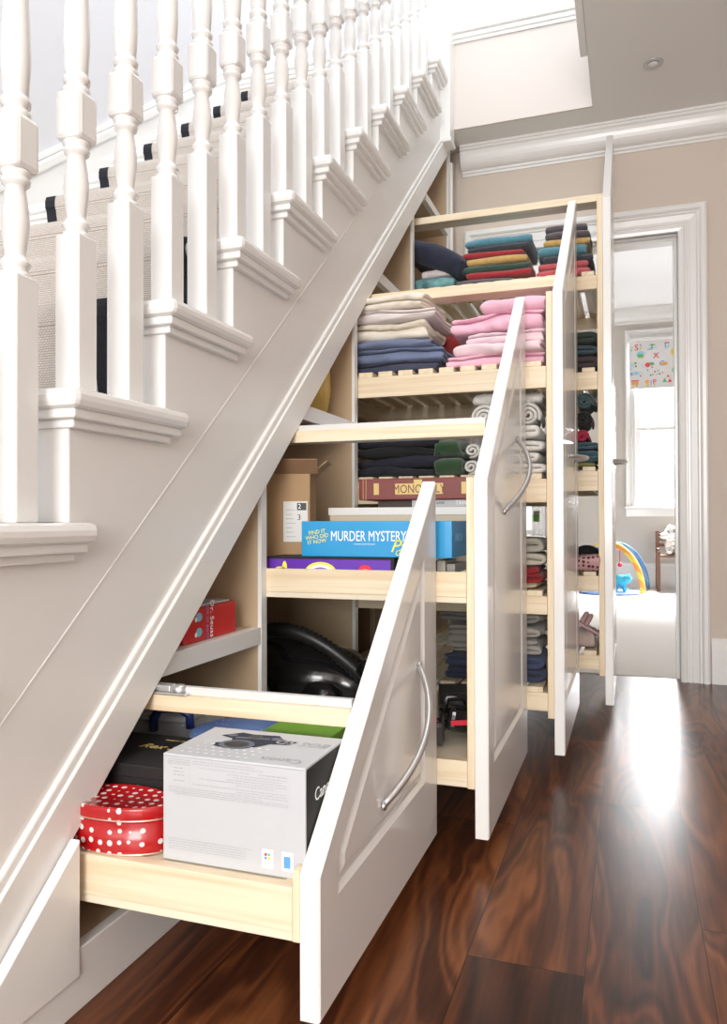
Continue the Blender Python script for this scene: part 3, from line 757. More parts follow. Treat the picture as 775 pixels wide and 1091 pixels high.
# blue dotted round box
def speckle(name, c1, c2, sc, th):
    m = bpy.data.materials.new(name); m.use_nodes = True; nt = m.node_tree; N = nt.nodes; L = nt.links; b = N['Principled BSDF']
    tc = N.new('ShaderNodeTexCoord'); v = N.new('ShaderNodeTexVoronoi'); v.inputs['Scale'].default_value = sc; v.inputs['Randomness'].default_value = .3
    L.new(tc.outputs['Object'], v.inputs['Vector']); l = N.new('ShaderNodeMath'); l.operation = 'LESS_THAN'; l.inputs[1].default_value = th; L.new(v.outputs['Distance'], l.inputs[0])
    mx = N.new('ShaderNodeMix'); mx.data_type = 'RGBA'; L.new(l.outputs[0], mx.inputs['Factor']); mx.inputs['A'].default_value = (*c1, 1); mx.inputs['B'].default_value = (*c2, 1)
    L.new(mx.outputs['Result'], b.inputs['Base Color']); return m
BLD = speckle('blue_white_dots', (.16, .28, .62), (.75, .78, .85), 75, .22)
hb = thing('round_hat_box', 'round blue box with white dots half hidden behind the camera box', 'box', (.085, .39, ZT))
link('box_body', MB().smooth().lathe([(0, 0), (.102, 0), (.102, .075), (0, .075)], (.085, .392, ZT), 40), BLD, hb)
link('lid', MB().smooth().lathe([(.1045, .055), (.1045, .083), (.102, .086), (0, .086)], (.085, .392, ZT), 40), BLD, hb)
# green lidded box
gb = thing('green_game_box', 'black box with bright green lid behind the camera box', 'box', (.3, .25, ZT))
GRN = mat('lime_green', (.22, .48, .03), .4)
link('carton', MB().box(.205, .325, .23, .36, ZT, ZT+.120, .001), BLACKC, gb)
b = MB().use(GRN).box(.203, .327, .228, .362, ZT+.118, ZT+.136, .0015)
for i, (x, h_) in enumerate(((.203, .03), (.214, .018), (.225, .024), (.238, .020))): b.box(x, x+.009, .227, .231, ZT+.118-h_, ZT+.12)
link('lid', b, None, gb)
# clear tub with blue clip lid
tb_ = thing('plastic_tub', 'clear plastic tub with dark blue clip handle at the back', 'tub', (-.0, .44, ZT))
b = MB().prism([(-.24, ZT), (-.065, ZT), (-.055, ZT+.085), (-.25, ZT+.085)], 'y', .40, .58, .006); link('tub_body', b, mat('clear_plastic', (.45, .47, .5), .25), tb_)
b = MB().box(-.255, -.05, .395, .585, ZT+.085, ZT+.099, .005); link('lid', b, mat('clear_plastic_lid', (.5, .52, .55), .3), tb_)
NV = mat('blue_plastic', (.015, .03, .16), .35)
b = MB().smooth().tube([(-.12, .392, ZT+.070), (-.115, .385, ZT+.095), (-.10, .383, ZT+.116), (-.055, .385, ZT+.118), (-.036, .39, ZT+.106), (-.035, .392, ZT+.080)], .009, 10); link('clip', b, NV, tb_)
# ------------------------------------------------------------------ fixed shelf: red box of books
rbx = thing('red_book_box', 'small red slip case of books on the lowest fixed shelf', 'box', (-.1, .44, .4725))
REDC = mat('red_card', (.62, .02, .02), .4, coat=.2)
X1r, Y0r, Y1r, Zr = -.022, .345, .552, .4725
b = MB().use(REDC).box(X1r-.14, X1r, Y0r, Y1r, Zr, Zr+.066, .001)
link('slip_case', b, None, rbx)
for i in range(5):
    c = (REDC, WPRINT, BLACKC, REDC, WPRINT)[i]
    link('book_spine', MB().box(X1r-.134+i*.025, X1r-.134+i*.025+.022, Y0r-.006, Y0r+.0, Zr+.003, Zr+.060, .001), c, rbx)
b = MB().use(WPRINT).text('Dr. Seuss\'s', .020, facing((X1r+.0008, .452, Zr+.034), (0, 0, -1), (0, 1, 0)), .0002)
b.use(pc[2]).text('BOX OF BOOKS', .011, facing((X1r+.0008, .434, Zr+.033), (0, 0, -1), (0, 1, 0)), .0002)
link('lettering', b, None, rbx)
b = MB()
for z in (.018, .048):
    y = .402
    b.use(mat('print_pale_blue', (.25, .55, .7))).raw([(X1r+.0006, y+.010*math.cos(a*PI/6)*1.2, Zr+z+.009*math.sin(a*PI/6)) for a in range(12)], [tuple(range(12))])
    b.use(WPRINT).raw([(X1r+.001, y-.012+.005*math.cos(a*PI/6), Zr+z-.004+.005*math.sin(a*PI/6)) for a in range(12)], [tuple(range(12))])
link('side_print', b, None, rbx)
b = MB().box(-.15, -.03, .40, .54, Zr+.0665, Zr+.071, .001, None)
tag(link('paper_leaflet', b, mat('grey_paper', (.5, .48, .45), .7), loc=(-.1, .47, Zr+.0665)), 'grey leaflet lying flat on the red slip case', 'leaflet')

# golden bag on second fixed shelf
b = MB().smooth()
vs = []; fs = []; nu, nv = 16, 16
for j in range(nv+1):
    for i in range(nu):
        a = 2*PI*i/nu; t = j/nv; r_ = (1-.12*t)*(.6+.4*math.sin(min(1, t*3+.25)*PI/2))*(1 if t < .97 else .3)
        p = Vector((.07*r_*math.cos(a), .13*r_*math.sin(a), (.345*t))); q = noise.noise(p*28)*.016
        vs.append((-.10+p.x*(1+q*6), 1.11+p.y*(1+q*6), 1.013+p.z))
for j in range(nv):
    for i in range(nu): fs.append((j*nu+i, j*nu+(i+1) % nu, (j+1)*nu+(i+1) % nu, (j+1)*nu+i))
fs.append(tuple(range(nu))); fs.append(tuple(range(nv*nu, nv*nu+nu)))
b.raw(vs, fs); o = link('gold_bag', b, mat('gold_foil', (.62, .42, .09), .4, metal=.35, bump=.6, bscale=40), loc=(-.10, 1.12, 1.013)); subsurf(o)
tag(o, 'crumpled golden bag standing on the upper fixed shelf', 'bag')

# ------------------------------------------------------------------ items in drawer two
Z2 = .5605
pg = thing('purple_game_box', 'purple board game box lying under the blue game box', 'board game', (.13, .8, Z2))
PUR = mat('purple_card', (.13, .03, .42), .35, coat=.3)
b = MB().use(BLACKC).box(-.02, .30, .684, .90, Z2, Z2+.069, .002)
b.use(PUR).raw([(-.016, .6835, Z2+.002), (.292, .6835, Z2+.002), (.292, .6835, Z2+.064), (-.016, .6835, Z2+.064)], [(0, 1, 2, 3)])
link('carton', b, None, pg)
b = MB()
def disc(m, x, y, z, rx, rz, k=24, a0=0, a1=2*PI):
    b.use(m).raw([(x+rx*math.cos(a0+(a1-a0)*i/k), y, z+rz*math.sin(a0+(a1-a0)*i/k)) for i in range(k+1)], [tuple(range(k+1))])
disc(YPRINT, .125, .683, Z2+.032, .040, .026); disc(WPRINT, .125, .6826, Z2+.031, .034, .021); disc(mat('lilac_print', (.3, .2, .6)), .125, .6822, Z2+.034, .022, .012)
link('printed_emblem', b, None, pg); b = MB()
disc(YPRINT, .035, .683, Z2+.045, .006, .014); disc(YPRINT, .024, .683, Z2+.042, .012, .004); link('printed_emblem', b, None, pg); b = MB()
disc(pc[0], .232, .683, Z2+.040, .016, .013); disc(mat('pink_print', (.8, .3, .3)), .232, .6826, Z2+.036, .010, .008)
link('printed_emblem', b, None, pg)
bg_ = thing('blue_game_box', 'bright blue party game box on top of the purple box', 'board game', (.25, .78, Z2+.07))
BLU = mat('bright_blue_card', (.02, .32, .66), .35, coat=.3)
ZB = Z2+.0698
link('carton', MB().box(.074, .428, .692, .86, ZB, ZB+.081, .0015), BLU, bg_)
b = MB(); F = lambda x, z: facing((x, .6912, ZB+z), (1, 0, 0), (0, 0, 1))
b.use(WPRINT).text('MURDER MYSTERY', .0325, F(.236, .046), .0003, sx=.66); b.text('A DINNER GAME FOR EIGHT', .004, F(.228, .029), .0002)
b.use(YPRINT).text('Party', .040, F(.33, .024), .0003, shear=.4); b.text('Game', .018, F(.32, .010), .0003, shear=.4)
for i, s_ in enumerate(('FIND IT', 'WHO DID', 'IT NOW')): b.text(s_, .0125, F(.113, .056-i*.011) @ Matrix.Rotation(.15, 4, 'Z'), .0003)
link('lettering', b, None, bg_)
b = MB().use(mat('dim_print', (.2, .42, .6))).text('MURDER', .026, facing((.4288, .765, ZB+.043), (0, 1, 0), (0, 0, 1)), .0002, sx=.8); link('end_lettering', b, None, bg_)
# cardboard carton with open flap
CARD = mat('brown_card', (.42, .26, .13), .7, var=.06, vscale=5); CARDI = mat('brown_card_shiny', (.30, .17, .09), .3)
ct = thing('cardboard_carton', 'open brown cardboard carton with a white address label', 'box', (0, .95, Z2))
MC = Matrix.Translation((-.035, .785, Z2)) @ Matrix.Rotation(.30, 4, 'Z')
b = MB(); w1, d1, h1 = .085, .15, .268
b.box(-.085, w1-.0, 0, .003, 0, h1, .0005, MC).box(-.085, w1, d1-.003, d1, 0, h1, .0005, MC).box(-.085, -.082, 0, d1, 0, h1, .0005, MC).box(w1-.003, w1, 0, d1, 0, h1, .0005, MC).box(-.085, w1, 0, d1, 0, .003, .0005, MC)
link('carton_body', b, CARD, ct)
b = MB().box(-.004, .104, 0, .003, 0, .045, .0005, MC @ Matrix.Translation((-.0, 0, h1)) @ Matrix.Rotation(.75, 4, 'X')); link('flap', b, CARDI, ct)
link('flap', MB().box(0, .003, .01, d1-.01, 0, .055, .0005, MC @ Matrix.Translation((w1-.003, 0, h1)) @ Matrix.Rotation(.9, 4, 'Y')), CARD, ct)
link('flap', MB().box(-.003, 0, .01, d1-.01, 0, .06, .0005, MC @ Matrix.Translation((-.082, 0, h1)) @ Matrix.Rotation(-.4, 4, 'Y')), CARD, ct)
b = MB().use(mat('label_paper', (.75, .74, .72), .6)).box(.018, .078, -.001, .0, .10, .20, 0, MC)
b.use(KPRINT).box(.052, .075, -.0016, -.001, .178, .196, 0, MC); b.use(WPRINT).text('2', .017, MC @ facing((.058, -.0022, .187), (1, 0, 0), (0, 0, 1)), .0002)
b.use(KPRINT).text('3', .020, MC @ facing((.057, -.0018, .160), (1, 0, 0), (0, 0, 1)), .0002)
b.use(GPRINT)
for i in range(7): b.box(.024, .048-.004*(i % 3), -.0016, -.001, .112+i*.011, .1135+i*.011, 0, MC)
lb_ = link('address_label', b, None, ct); lb_['label'] = 'white label with black printed numbers'
# beige white-lidded flat box
wb = thing('lidded_game_box', 'wide flat beige box with a white lid under the red game box', 'box', (.25, 1.0, Z2))
link('carton', MB().box(.036, .45, .965, 1.20, Z2, Z2+.17, .001), mat('beige_card', (.66, .56, .42), .6), wb)
link('lid', MB().box(.033, .453, .962, 1.203, Z2+.166, Z2+.186, .001), mat('white_card', (.85, .83, .80), .5), wb)
ZM = Z2+.1865
nb = thing('grey_game_box', 'thin grey printed box between the white lid and the red game box', 'board game', (.35, .98, ZM))
link('carton', MB().box(.26, .446, .975, 1.18, ZM, ZM+.018, .001), mat('grey_card', (.5, .5, .5), .5), nb)
b = MB().use(WPRINT).text('TRIVIAL', .015, facing((.40, .9745, ZM+.010), (1, 0, 0), (0, 0, 1)), .0002).use(KPRINT).text('THE CARD GAME', .008, facing((.315, .9745, ZM+.010), (1, 0, 0), (0, 0, 1)), .0002); link('lettering', b, None, nb)
link_ = MB().box(.163, .255, .99, 1.15, ZM, ZM+.018, .001); tag(link('dark_card_box', link_, mat('dark_brown_card', (.05, .03, .02), .5), loc=(.2, 1., ZM)), 'small dark brown box on the white lid left of the grey box', 'box')
mo = thing('red_game_box', 'dark red board game box with gold lettering, topmost of its stack', 'board game', (.3, .95, ZM+.0185))
MRED = mat('maroon_card', (.20, .025, .02), .35, coat=.3); ZO = ZM+.0185; yM = .965
link('carton', MB().box(.118, .450, yM, 1.18, ZO, ZO+.056, .003), MRED, mo)
b = MB(); F = lambda x, z, d=.0006: facing((x, yM-d, ZO+z), (1, 0, 0), (0, 0, 1))
b.use(BRASS).box(.218, .345, yM-.0006, yM, ZO+.014, ZO+.042); b.box(.160, .174, yM-.0006, yM, ZO+.014, ZO+.044); b.box(.392, .404, yM-.0006, yM, ZO+.014, ZO+.044)
for x in (.130, .138, .425, .433): b.box(x, x+.0012, yM-.0006, yM, ZO+.001, ZO+.055)
b.box(.268, .290, yM-.0006, yM, ZO+.042, ZO+.052)
b.use(MRED).text('MONOPOLY', .0310, F(.2815, .027, .001), .0003, sx=.80)
link('gold_print', b, None, mo)
b = MB()
for i in range(4):
    pass
for i, (x, h_, c) in enumerate(((.36, .058, (.45, .4, .33)), (.383, .062, (.6, .55, .45)), (.405, .055, (.35, .33, .3)))):
    o = link('small_book', MB().box(x, x+.019, .74, .86, Z2, Z2+h_, .001), mat('book_card_%d' % i, c, .6), loc=(x, .8, Z2))
    tag(o, ('brown grey book standing on its edge under the blue game box', 'cream book standing on its edge, middle of three under the blue box', 'dark grey book standing nearest the drawer front under the blue box')[i], 'book', 'books under the blue game box')

# vacuum cleaner in the bottom tray
Z3 = .2065
vc = thing('vacuum_cleaner', 'glossy black cylinder vacuum cleaner with ribbed hose in the second drawer', 'vacuum cleaner', (.0, .95, Z3))
b = MB().smooth().ball((-.03, .98, Z3+.092), (.19, .13, .09)).ball((-.12, .98, Z3+.12), (.11, .11, .10)).ball((.09, .98, Z3+.075), (.10, .10, .07))
o = link('body', b, DARKP, vc); remesh(o, .012, 6)
pts = [(-.20+.36*t, .90-.03*math.sin(t*3), Z3+.19+.055*math.sin(t*PI*.9)-.10*t*t) for t in [i/60 for i in range(61)]]
b = MB().smooth().tube(pts, lambda t: .0185+.0022*math.cos(t*2*PI*30), 14); link('hose', b, mat('hose_rubber', (.015, .015, .015), .4), vc)
for s_ in (-.13, .05):
    link('wheel', MB().smooth().tube([(s_, .845, Z3+.052), (s_, .868, Z3+.052)], .05, 24), DARKP, vc)
link('hose_cuff', MB().smooth().tube([(.16, .88, Z3+.145), (.20, .87, Z3+.11)], .026, 14), DARKP, vc)
# handheld cleaner
hv = thing('handheld_cleaner', 'small black handheld cleaner with red button near the drawer front', 'vacuum cleaner', (.38, .8, Z3))
MH = Matrix.Translation((.415, .78, Z3+.0)) @ Matrix.Rotation(PI+.45, 4, 'Z')
b = MB(); b.box(-.045, .035, -.035, .035, .022, .075, .014, MH @ Matrix.Rotation(-.18, 4, 'Y') @ Matrix.Translation((0, 0, .008)), 3); link('body', b, DARKP, hv)
link('clear_bowl', MB().box(.030, .085, -.03, .03, .004, .055, .010, MH, 3), mat('smoky_plastic', (.06, .06, .065), .08, coat=1), hv)
link('button', MB().box(-.02, .02, .033, .040, .050, .062, .003, MH), pc[0], hv)
link('handle', MB().smooth().tube([MH @ Vector(p) for p in ((-.040, 0, .075), (-.02, 0, .105), (.02, 0, .105), (.03, 0, .075))], .010, 10), DARKP, hv)
link('filter_drum', MB().smooth().tube([(.35, .90, Z3+.054), (.44, .93, Z3+.054)], .052, 20), mat('dark_rubber', (.03, .03, .03), .5), hv)

# ------------------------------------------------------------------ bedding in drawer three
C = dict(cream=(.80, .73, .62), pearl=(.80, .72, .70), lilac=(.55, .48, .62), steel=(.16, .20, .32), navy=(.045, .05, .09), pink=(.86, .50, .62), ppink=(.88, .68, .74), white=(.82, .78, .73), red=(.30, .015, .015), gold=(.50, .30, .07))
BD = 'folded bedding on the top slatted tray of the third drawer'
y3 = 1.47; z = 1.169
def st3(name, lab, cx, cy, z, w_, d, h, n, col, seed, amp=.012, cat='bedding', rz=0, kind='cotton', grp=BD):
    return fold(name, lab, cat, cx, cy, z, w_, d, h, n, cloth_mat(name+'_'+col, C[col], kind), seed, amp, rz, grp)
st3('folded_sheet', 'dark navy folded sheet at the bottom of the left bedding pile', .095, y3, z, .30, .27, .036, 3, 'navy', 1)
st3('folded_duvet_cover', 'slate blue folded duvet cover above the navy sheet', .10, y3, z+.034, .32, .29, .046, 3, 'steel', 2, .015)
st3('folded_sheet', 'slate blue sheet just below the cream sheet in the left pile', .085, y3, z+.078, .29, .27, .030, 2, 'steel', 3, .014)
st3('folded_duvet_cover', 'thick cream duvet cover in the middle of the left pile', .075, y3, z+.106, .27, .26, .062, 3, 'cream', 4, .020)
st3('folded_sheet', 'lilac white sheet above the cream duvet cover', .10, y3, z+.166, .25, .26, .036, 3, 'pearl', 5, .013)
st3('folded_duvet_cover', 'off white duvet cover on top of the left bedding pile', .085, y3, z+.200, .24, .25, .046, 4, 'cream', 6, .014)
st3('folded_towel', 'dark red folded cloth behind the lilac and pink piles', .235, 1.72, z, .16, .16, .20, 4, 'red', 7, .012, kind='towel', cat='towel', grp=None)
st3('folded_towel', 'mustard yellow folded towel behind the pink bedding', .36, 1.73, z, .20, .16, .215, 4, 'gold', 8, .01, kind='towel', cat='towel', grp=None)
st3('folded_sheet', 'pink folded sheet at the bottom of the right bedding pile', .42, y3-.02, z, .29, .27, .034, 3, 'pink', 11, .014)
st3('folded_pillowcase', 'pale pink folded pillowcase second from the bottom of the right pile', .43, y3-.02, z+.032, .26, .26, .034, 2, 'ppink', 12, .015)
st3('folded_sheet', 'blush white folded sheet in the middle of the pink pile', .45, y3-.02, z+.064, .23, .25, .040, 3, 'ppink', 13, .016)
st3('folded_duvet_cover', 'plump pink folded cover near the top of the right pile', .425, y3-.02, z+.102, .27, .25, .056, 3, 'pink', 14, .022)
st3('folded_pillowcase', 'pink rolled pillowcase on top of the right pile', .47, y3-.02, z+.155, .18, .22, .046, 2, 'pink', 15, .02)
# third tray : navy pile, green towel, white towels
z = .847
NC = 'dark clothes pile at the left of the third drawer'
for i, (h_, col) in enumerate(((.030, (.012, .013, .022)), (.034, (.018, .018, .035)), (.028, (.008, .009, .012)), (.030, (.014, .015, .028)))):
    fold('folded_jumper', ('black navy jumper at the bottom of the dark pile', 'dusky navy jumper second in the dark pile', 'black jumper third in the dark pile', 'navy jumper on top of the dark pile')[i], 'jumper', .11, 1.46, z+sum((.030, .034, .028, .030)[:i]), .27, .26, h_, 2, cloth_mat('dark_knit_%d' % i, col), 20+i, .012, 0, NC)
fold('folded_towel', 'dark green folded towel between the navy pile and white towels', 'towel', .275, 1.46, z, .09, .25, .115, 4, cloth_mat('bottle_green', (.02, .07, .02), 'towel'), 26, .010)
WT = 'white towels stacked in the third drawer'
WTm = cloth_mat('white_towelling', (.90, .87, .82), 'towel')
hs = (.033, .033, .037, .035)
labs = ('white towel at the very bottom of the white stack', 'white towel second from bottom of the white stack', 'white towel third from bottom of the white stack', 'cream white towel under the large rolled one')
for i in range(4):
    fold('white_towel', labs[i], 'towel', .465, 1.45, z+sum(hs[:i]), .25, .175, hs[i], 2, WTm, 30+i, .010, PI/2, WT)
roll('rolled_towel', 'large rolled white towel nearest the drawer front in the white stack', 'towel', .505, 1.455, z+sum(hs), .23, .040, WTm, 35, .005, rz=PI/2+.04, group=WT)
roll('rolled_towel', 'large rolled white towel beside the green towel in the white stack', 'towel', .385, 1.45, z+sum(hs), .23, .040, WTm, 37, .005, rz=PI/2-.05, group=WT)
fold('white_towel', 'white towel lying on the rolled one, top of the white stack', 'towel', .45, 1.47, z+sum(hs)+.074, .20, .22, .036, 2, WTm, 36, .012, 0, WT)
for i in (0, 1):
    roll('rolled_towel', ('small rolled white towel on the slats beside the green towel', 'small rolled white towel on top of its twin beside the green towel')[i], 'towel', .342+.004*i, 1.45, z+i*.050, .24, .0262, WTm, 38+i, .003, rz=PI/2, turns=1.8, group=WT)
# second tray
z = .513
G2 = 'folded linen near the front of the third drawer'
for i, (h_, col, lab) in enumerate(((.014, (.55, .45, .3), 'thin straw coloured cloth at the bottom of the linen stack'), (.052, (.32, .015, .02), 'dark red folded blanket in the linen stack'), (.038, (.55, .50, .42), 'oatmeal folded cloth above the red blanket'), (.040, (.42, .40, .33), 'grey green folded cloth on top of the linen stack'))):
    fold('folded_blanket', lab, 'blanket', .43, 1.46, z+(0, .014, .066, .104)[i], .25, .24, h_, 1 if i == 0 else (3 if i == 1 else 2), cloth_mat('linen_%d' % i, col), 40+i, .014, PI/2, G2)
# bottom tray
z = .239
G1 = 'folded clothes in the bottom tray of the third drawer'
hs = (.038, .042, .050, .040, .030)
for i, (col, lab) in enumerate((((.035, .045, .09), 'dark blue folded jeans at the bottom of the third drawer'), ((.05, .065, .13), 'blue folded jeans above the darkest pair'), ((.36, .34, .31), 'grey folded trousers above the blue jeans'), ((.42, .38, .34), 'pale grey folded trousers second from the top'), ((.25, .24, .22), 'dark grey folded trousers on top of the pile'))):
    fold('folded_trousers', lab, 'trousers', .40, 1.46, z+sum(hs[:i]), .26, .30, hs[i], (2, 2, 3, 2, 2)[i], cloth_mat('trouser_cloth_%d' % i, col), 50+i, .016, PI/2, G1)

# ------------------------------------------------------------------ drawer four
z = 1.617
TW = dict(teal=(.10, .29, .38), dk=(.045, .05, .065), red=(.42, .015, .025), gold=(.66, .42, .13), green=(.03, .085, .06), grey=(.12, .10, .115), coral=(.62, .10, .12))
def tw(lab, cx, cy, z, w_, h_, col, seed, grp, n=2, d=.24, kind='towel', name='folded_towel'):
    return fold(name, lab, 'towel', cx, cy, z, w_, d, h_, n, cloth_mat('towel_'+col, TW[col], kind), seed, .007, 0, grp)
GA = 'coloured towels, left stack on the top tray'
hs = (.028, .026, .026, .030, .022, .020, .034)
zz = z
for i, (col, lab, cx, w_) in enumerate((('grey', 'charcoal towel at the bottom left of the coloured stack', .27, .23), ('red', 'red towel just above the charcoal one in the left stack', .325, .25), ('green', 'dark green towel in the middle of the left stack', .31, .26), ('gold', 'mustard towel in the left stack', .315, .24), ('red', 'red towel above the mustard one in the left stack', .305, .24), ('dk', 'dark slate towel under the teal top one', .325, .24), ('teal', 'teal towel on top of the left stack', .325, .25))):
    tw(lab, cx, 2.12, zz, w_, hs[i], col, 60+i, GA); zz += hs[i]*.985
GB = 'coloured towels, right stack on the top tray'
hs = (.034, .024, .026, .036, .028, .026, .026); zz = z
for i, (col, lab, cx, w_) in enumerate((('coral', 'coral red towel at the bottom of the right stack', .565, .19), ('coral', 'coral pink towel second from bottom in the right stack', .56, .18), ('dk', 'dark slate towel in the right stack below the teal one', .58, .18), ('teal', 'plump teal towel in the middle of the right stack', .56, .18), ('gold', 'mustard towel in the right stack', .575, .17), ('grey', 'grey towel second from top of the right stack', .58, .16), ('grey', 'charcoal towel on top of the right stack', .575, .155))):
    tw(lab, cx, 2.12, zz, w_, hs[i], col, 70+i, GB); zz += hs[i]*.985
# loose pile at the left
fold('folded_shirt', 'turquoise printed shirt folded under the navy jeans', 'shirt', .075, 2.12, z, .16, .24, .060, 2, mat('turquoise_print', (.16, .34, .36), .85, var=.7, vscale=18), 80, .014)
fold('folded_shirt', 'white shirt peeking out above the turquoise one', 'shirt', .075, 2.13, z+.058, .13, .22, .030, 2, cloth_mat('white_shirt', (.75, .66, .66)), 81, .012)
MJ = Matrix.Translation((.07, 2.10, z+.088)) @ Matrix.Rotation(.45, 4, 'Y')
b = ribbon(serp(.24, 2, .045), .043, -.13, .115, 24, 83, .030, M=MJ); o = link('draped_jeans', b, cloth_mat('dark_denim', (.02, .025, .05)), loc=(.07, 2.1, z+.088)); subsurf(o)
tag(o, 'dark navy jeans slumped over the left pile of the top tray', 'jeans')
# tray two
z = 1.267
GC = 'dark knitwear on the second tray of the fourth drawer'
zz = z
roll('rolled_scarf', 'dusty pink rolled scarf at the left edge of the dark pile', 'scarf', .475, 2.06, z, .10, .027, cloth_mat('dusty_pink', (.35, .07, .09)), 90, .002)
for i, (h_, col, lab) in enumerate(((.052, (.05, .035, .04), 'dark plum jumper at the bottom of the pile'), (.040, (.04, .07, .085), 'dark teal jumper above the plum one'), (.05, (.025, .04, .03), 'green black jumper on top of the pile'))):
    fold('folded_jumper', lab, 'jumper', .61, 2.10, zz, .24, .14, h_, 2, cloth_mat('deep_knit_%d' % i, col), 91+i, .008, PI/2, GC); zz += h_
# tray three
z = .907; zz = z
GD = 'folded and rolled clothes on the third tray of the fourth drawer'
for i, (h_, col, lab, k) in enumerate(((.018, (.22, .22, .07), 'olive cloth at the bottom of the stack', 0), (.05, (.02, .09, .13), 'deep teal folded cloth near the bottom of the stack', 0), (.026, (.03, .10, .14), 'thin teal cloth below the pink roll', 0), (.055, (.55, .02, .08), 'crimson pink rolled cloth in the stack', 1), (.070, (.012, .012, .012), 'black rolled cloth with pale edging', 1), (.072, (.03, .10, .12), 'dark teal rolled towel on top of the stack', 1))):
    m = cloth_mat('stack_cloth_%d' % i, col, 'towel' if i in (1, 2, 5) else 'cotton')
    if k: roll('rolled_cloth', lab, 'cloth', .63+.006*(i-4), 2.10, zz, .22, h_/2, m, 100+i, .004, rz=PI/2, group=GD)
    else: fold('folded_cloth', lab, 'cloth', .60, 2.10, zz, .22, .16, h_, 1 if i == 0 else 2, m, 100+i, .008, PI/2, GD)
    zz += h_*.96
# tray four : black fluffy thing and patterned cloth
z = .528
b = MB().smooth()
random.seed(8)
b.ball((.635, 2.12, z+.045), (.055, .09, .045)).ball((.66, 2.10, z+.035), (.035, .08, .034))
o = link('black_wool_hat', b, mat('black_wool', (.01, .01, .011), .95, bump=1, bscale=90), loc=(.64, 2.12, z)); remesh(o, .008, 2)
tag(o, 'fluffy black woollen hat on the fourth tray', 'hat')
b = ribbon(serp(.16, 2, .028), .026, -.04, .045, 8, 111, .016, M=Matrix.Translation((.648, 2.0, z))); o = link('spotted_scarf', b, speckle('pink_spots', (.55, .32, .33), (.05, .02, .03), 60, .35), loc=(.648, 2.0, z)); subsurf(o)
tag(o, 'pink scarf with dark spots in front of the black hat', 'scarf')
b = ribbon(serp(.16, 2, .024), .022, -.03, .025, 8, 112, .012, M=Matrix.Translation((.592, 2.01, z))); o = link('red_scarf', b, mat('red_white_check', (.35, .04, .06), .9, var=.9, vscale=70), loc=(.592, 2.01, z)); subsurf(o)
tag(o, 'crumpled red patterned scarf left of the pink spotted one', 'scarf')
# bottom tray
z = .242
b = ribbon(serp(.22, 2, .032), .03, -.07, .065, 10, 114, .022, M=Matrix.Translation((.60, 2.09, z))); o = link('taupe_blouse', b, cloth_mat('taupe_cloth', (.46, .36, .33)), loc=(.6, 2.09, z)); subsurf(o)
tag(o, 'crumpled taupe blouse in the bottom tray of the far drawer', 'blouse')
b = MB(); M_ = Matrix.Translation((.64, 2.06, z+.064)) @ Matrix.Rotation(.5, 4, 'Y')
b.box(-.05, .05, -.035, .035, 0, .012, .005, M_, 3).smooth().tube([M_ @ Vector((-.03, -.034+.068*t, .012+.036*math.sin(t*PI))) for t in [i/10 for i in range(11)]], .009, 8)
b.tube([M_ @ Vector((-.012, -.034+.068*t, .012+.036*math.sin(t*PI))) for t in [i/10 for i in range(11)]], .009, 8)
tag(link('pink_sandal', b, mat('dusty_pink_leather', (.55, .36, .37), .5), loc=(.64, 2.06, z+.06)), 'dusty pink sandal lying on the taupe blouse', 'sandal')

# green tag hanging from the third drawer's tray
gt = thing('swing_tag', 'green and white swing tag hanging by a string below a tray', 'tag', (.50, 1.9, .70))
gx, gy = .475, 1.86
link('string', MB().tube([(gx, gy, .762), (gx+.001, gy, .745)], .0008, 6), WPRINT, gt)
link('green_card', MB().box(gx-.010, gx+.012, gy-.001, gy+.001, .707, .733, .0), mat('tag_green', (.35, .9, .15)), gt)  # backlight put into the colour: green brightened instead of letting light through the card
link('white_card', MB().box(gx-.010, gx+.012, gy-.001, gy+.001, .733, .746, .0), WPRINT, gt)

# ------------------------------------------------------------------ things in the far room
# play mat with arches
pm = thing('play_gym', 'baby play mat with crossed yellow and blue arches on the far floor', 'play mat', (.65, 6.9, .004))
o = link('mat', MB().smooth().lathe([(0, 0), (.30, 0), (.31, .008), (.30, .018), (0, .02)], (.60, 6.95, .005), 32), mat('blue_mat', (.25, .38, .72), .9, var=.25, vscale=12), pm)
def arch(p0, p1, h, m, nm):
    pts = []
    for i in range(41):
        t = i/40; a = PI*t
        pts.append((p0[0]+(p1[0]-p0[0])*(1-math.cos(a))/2, p0[1]+(p1[1]-p0[1])*(1-math.cos(a))/2, .02+h*math.sin(a)))
    link(nm, MB().smooth().tube(pts, .027, 12), m, pm)
def stripes(name, c1, c2, sc):
    m = bpy.data.materials.new(name); m.use_nodes = True; nt = m.node_tree; N = nt.nodes; L = nt.links
    w_ = N.new('ShaderNodeTexWave'); w_.bands_direction = 'DIAGONAL'; w_.inputs['Scale'].default_value = sc; tc = N.new('ShaderNodeTexCoord'); L.new(tc.outputs['Object'], w_.inputs['Vector'])
    r = N.new('ShaderNodeValToRGB'); r.color_ramp.interpolation = 'CONSTANT'; r.color_ramp.elements[1].position = .5; r.color_ramp.elements[0].color = (*c1, 1); r.color_ramp.elements[1].color = (*c2, 1)
    L.new(w_.outputs['Fac'], r.inputs[0]); L.new(r.outputs[0], N['Principled BSDF'].inputs['Base Color']); N['Principled BSDF'].inputs['Roughness'].default_value = .9; return m
arch((.28, 7.22, 0), (.905, 6.78, 0), .46, stripes('orange_yellow_stripes', (.85, .62, .12), (.85, .35, .08), 4.5), 'striped_arch')
arch((.32, 6.75, 0), (.955, 7.32, 0), .46, stripes('blue_arch_print', (.10, .20, .38), (.16, .30, .46), 5), 'blue_arch')
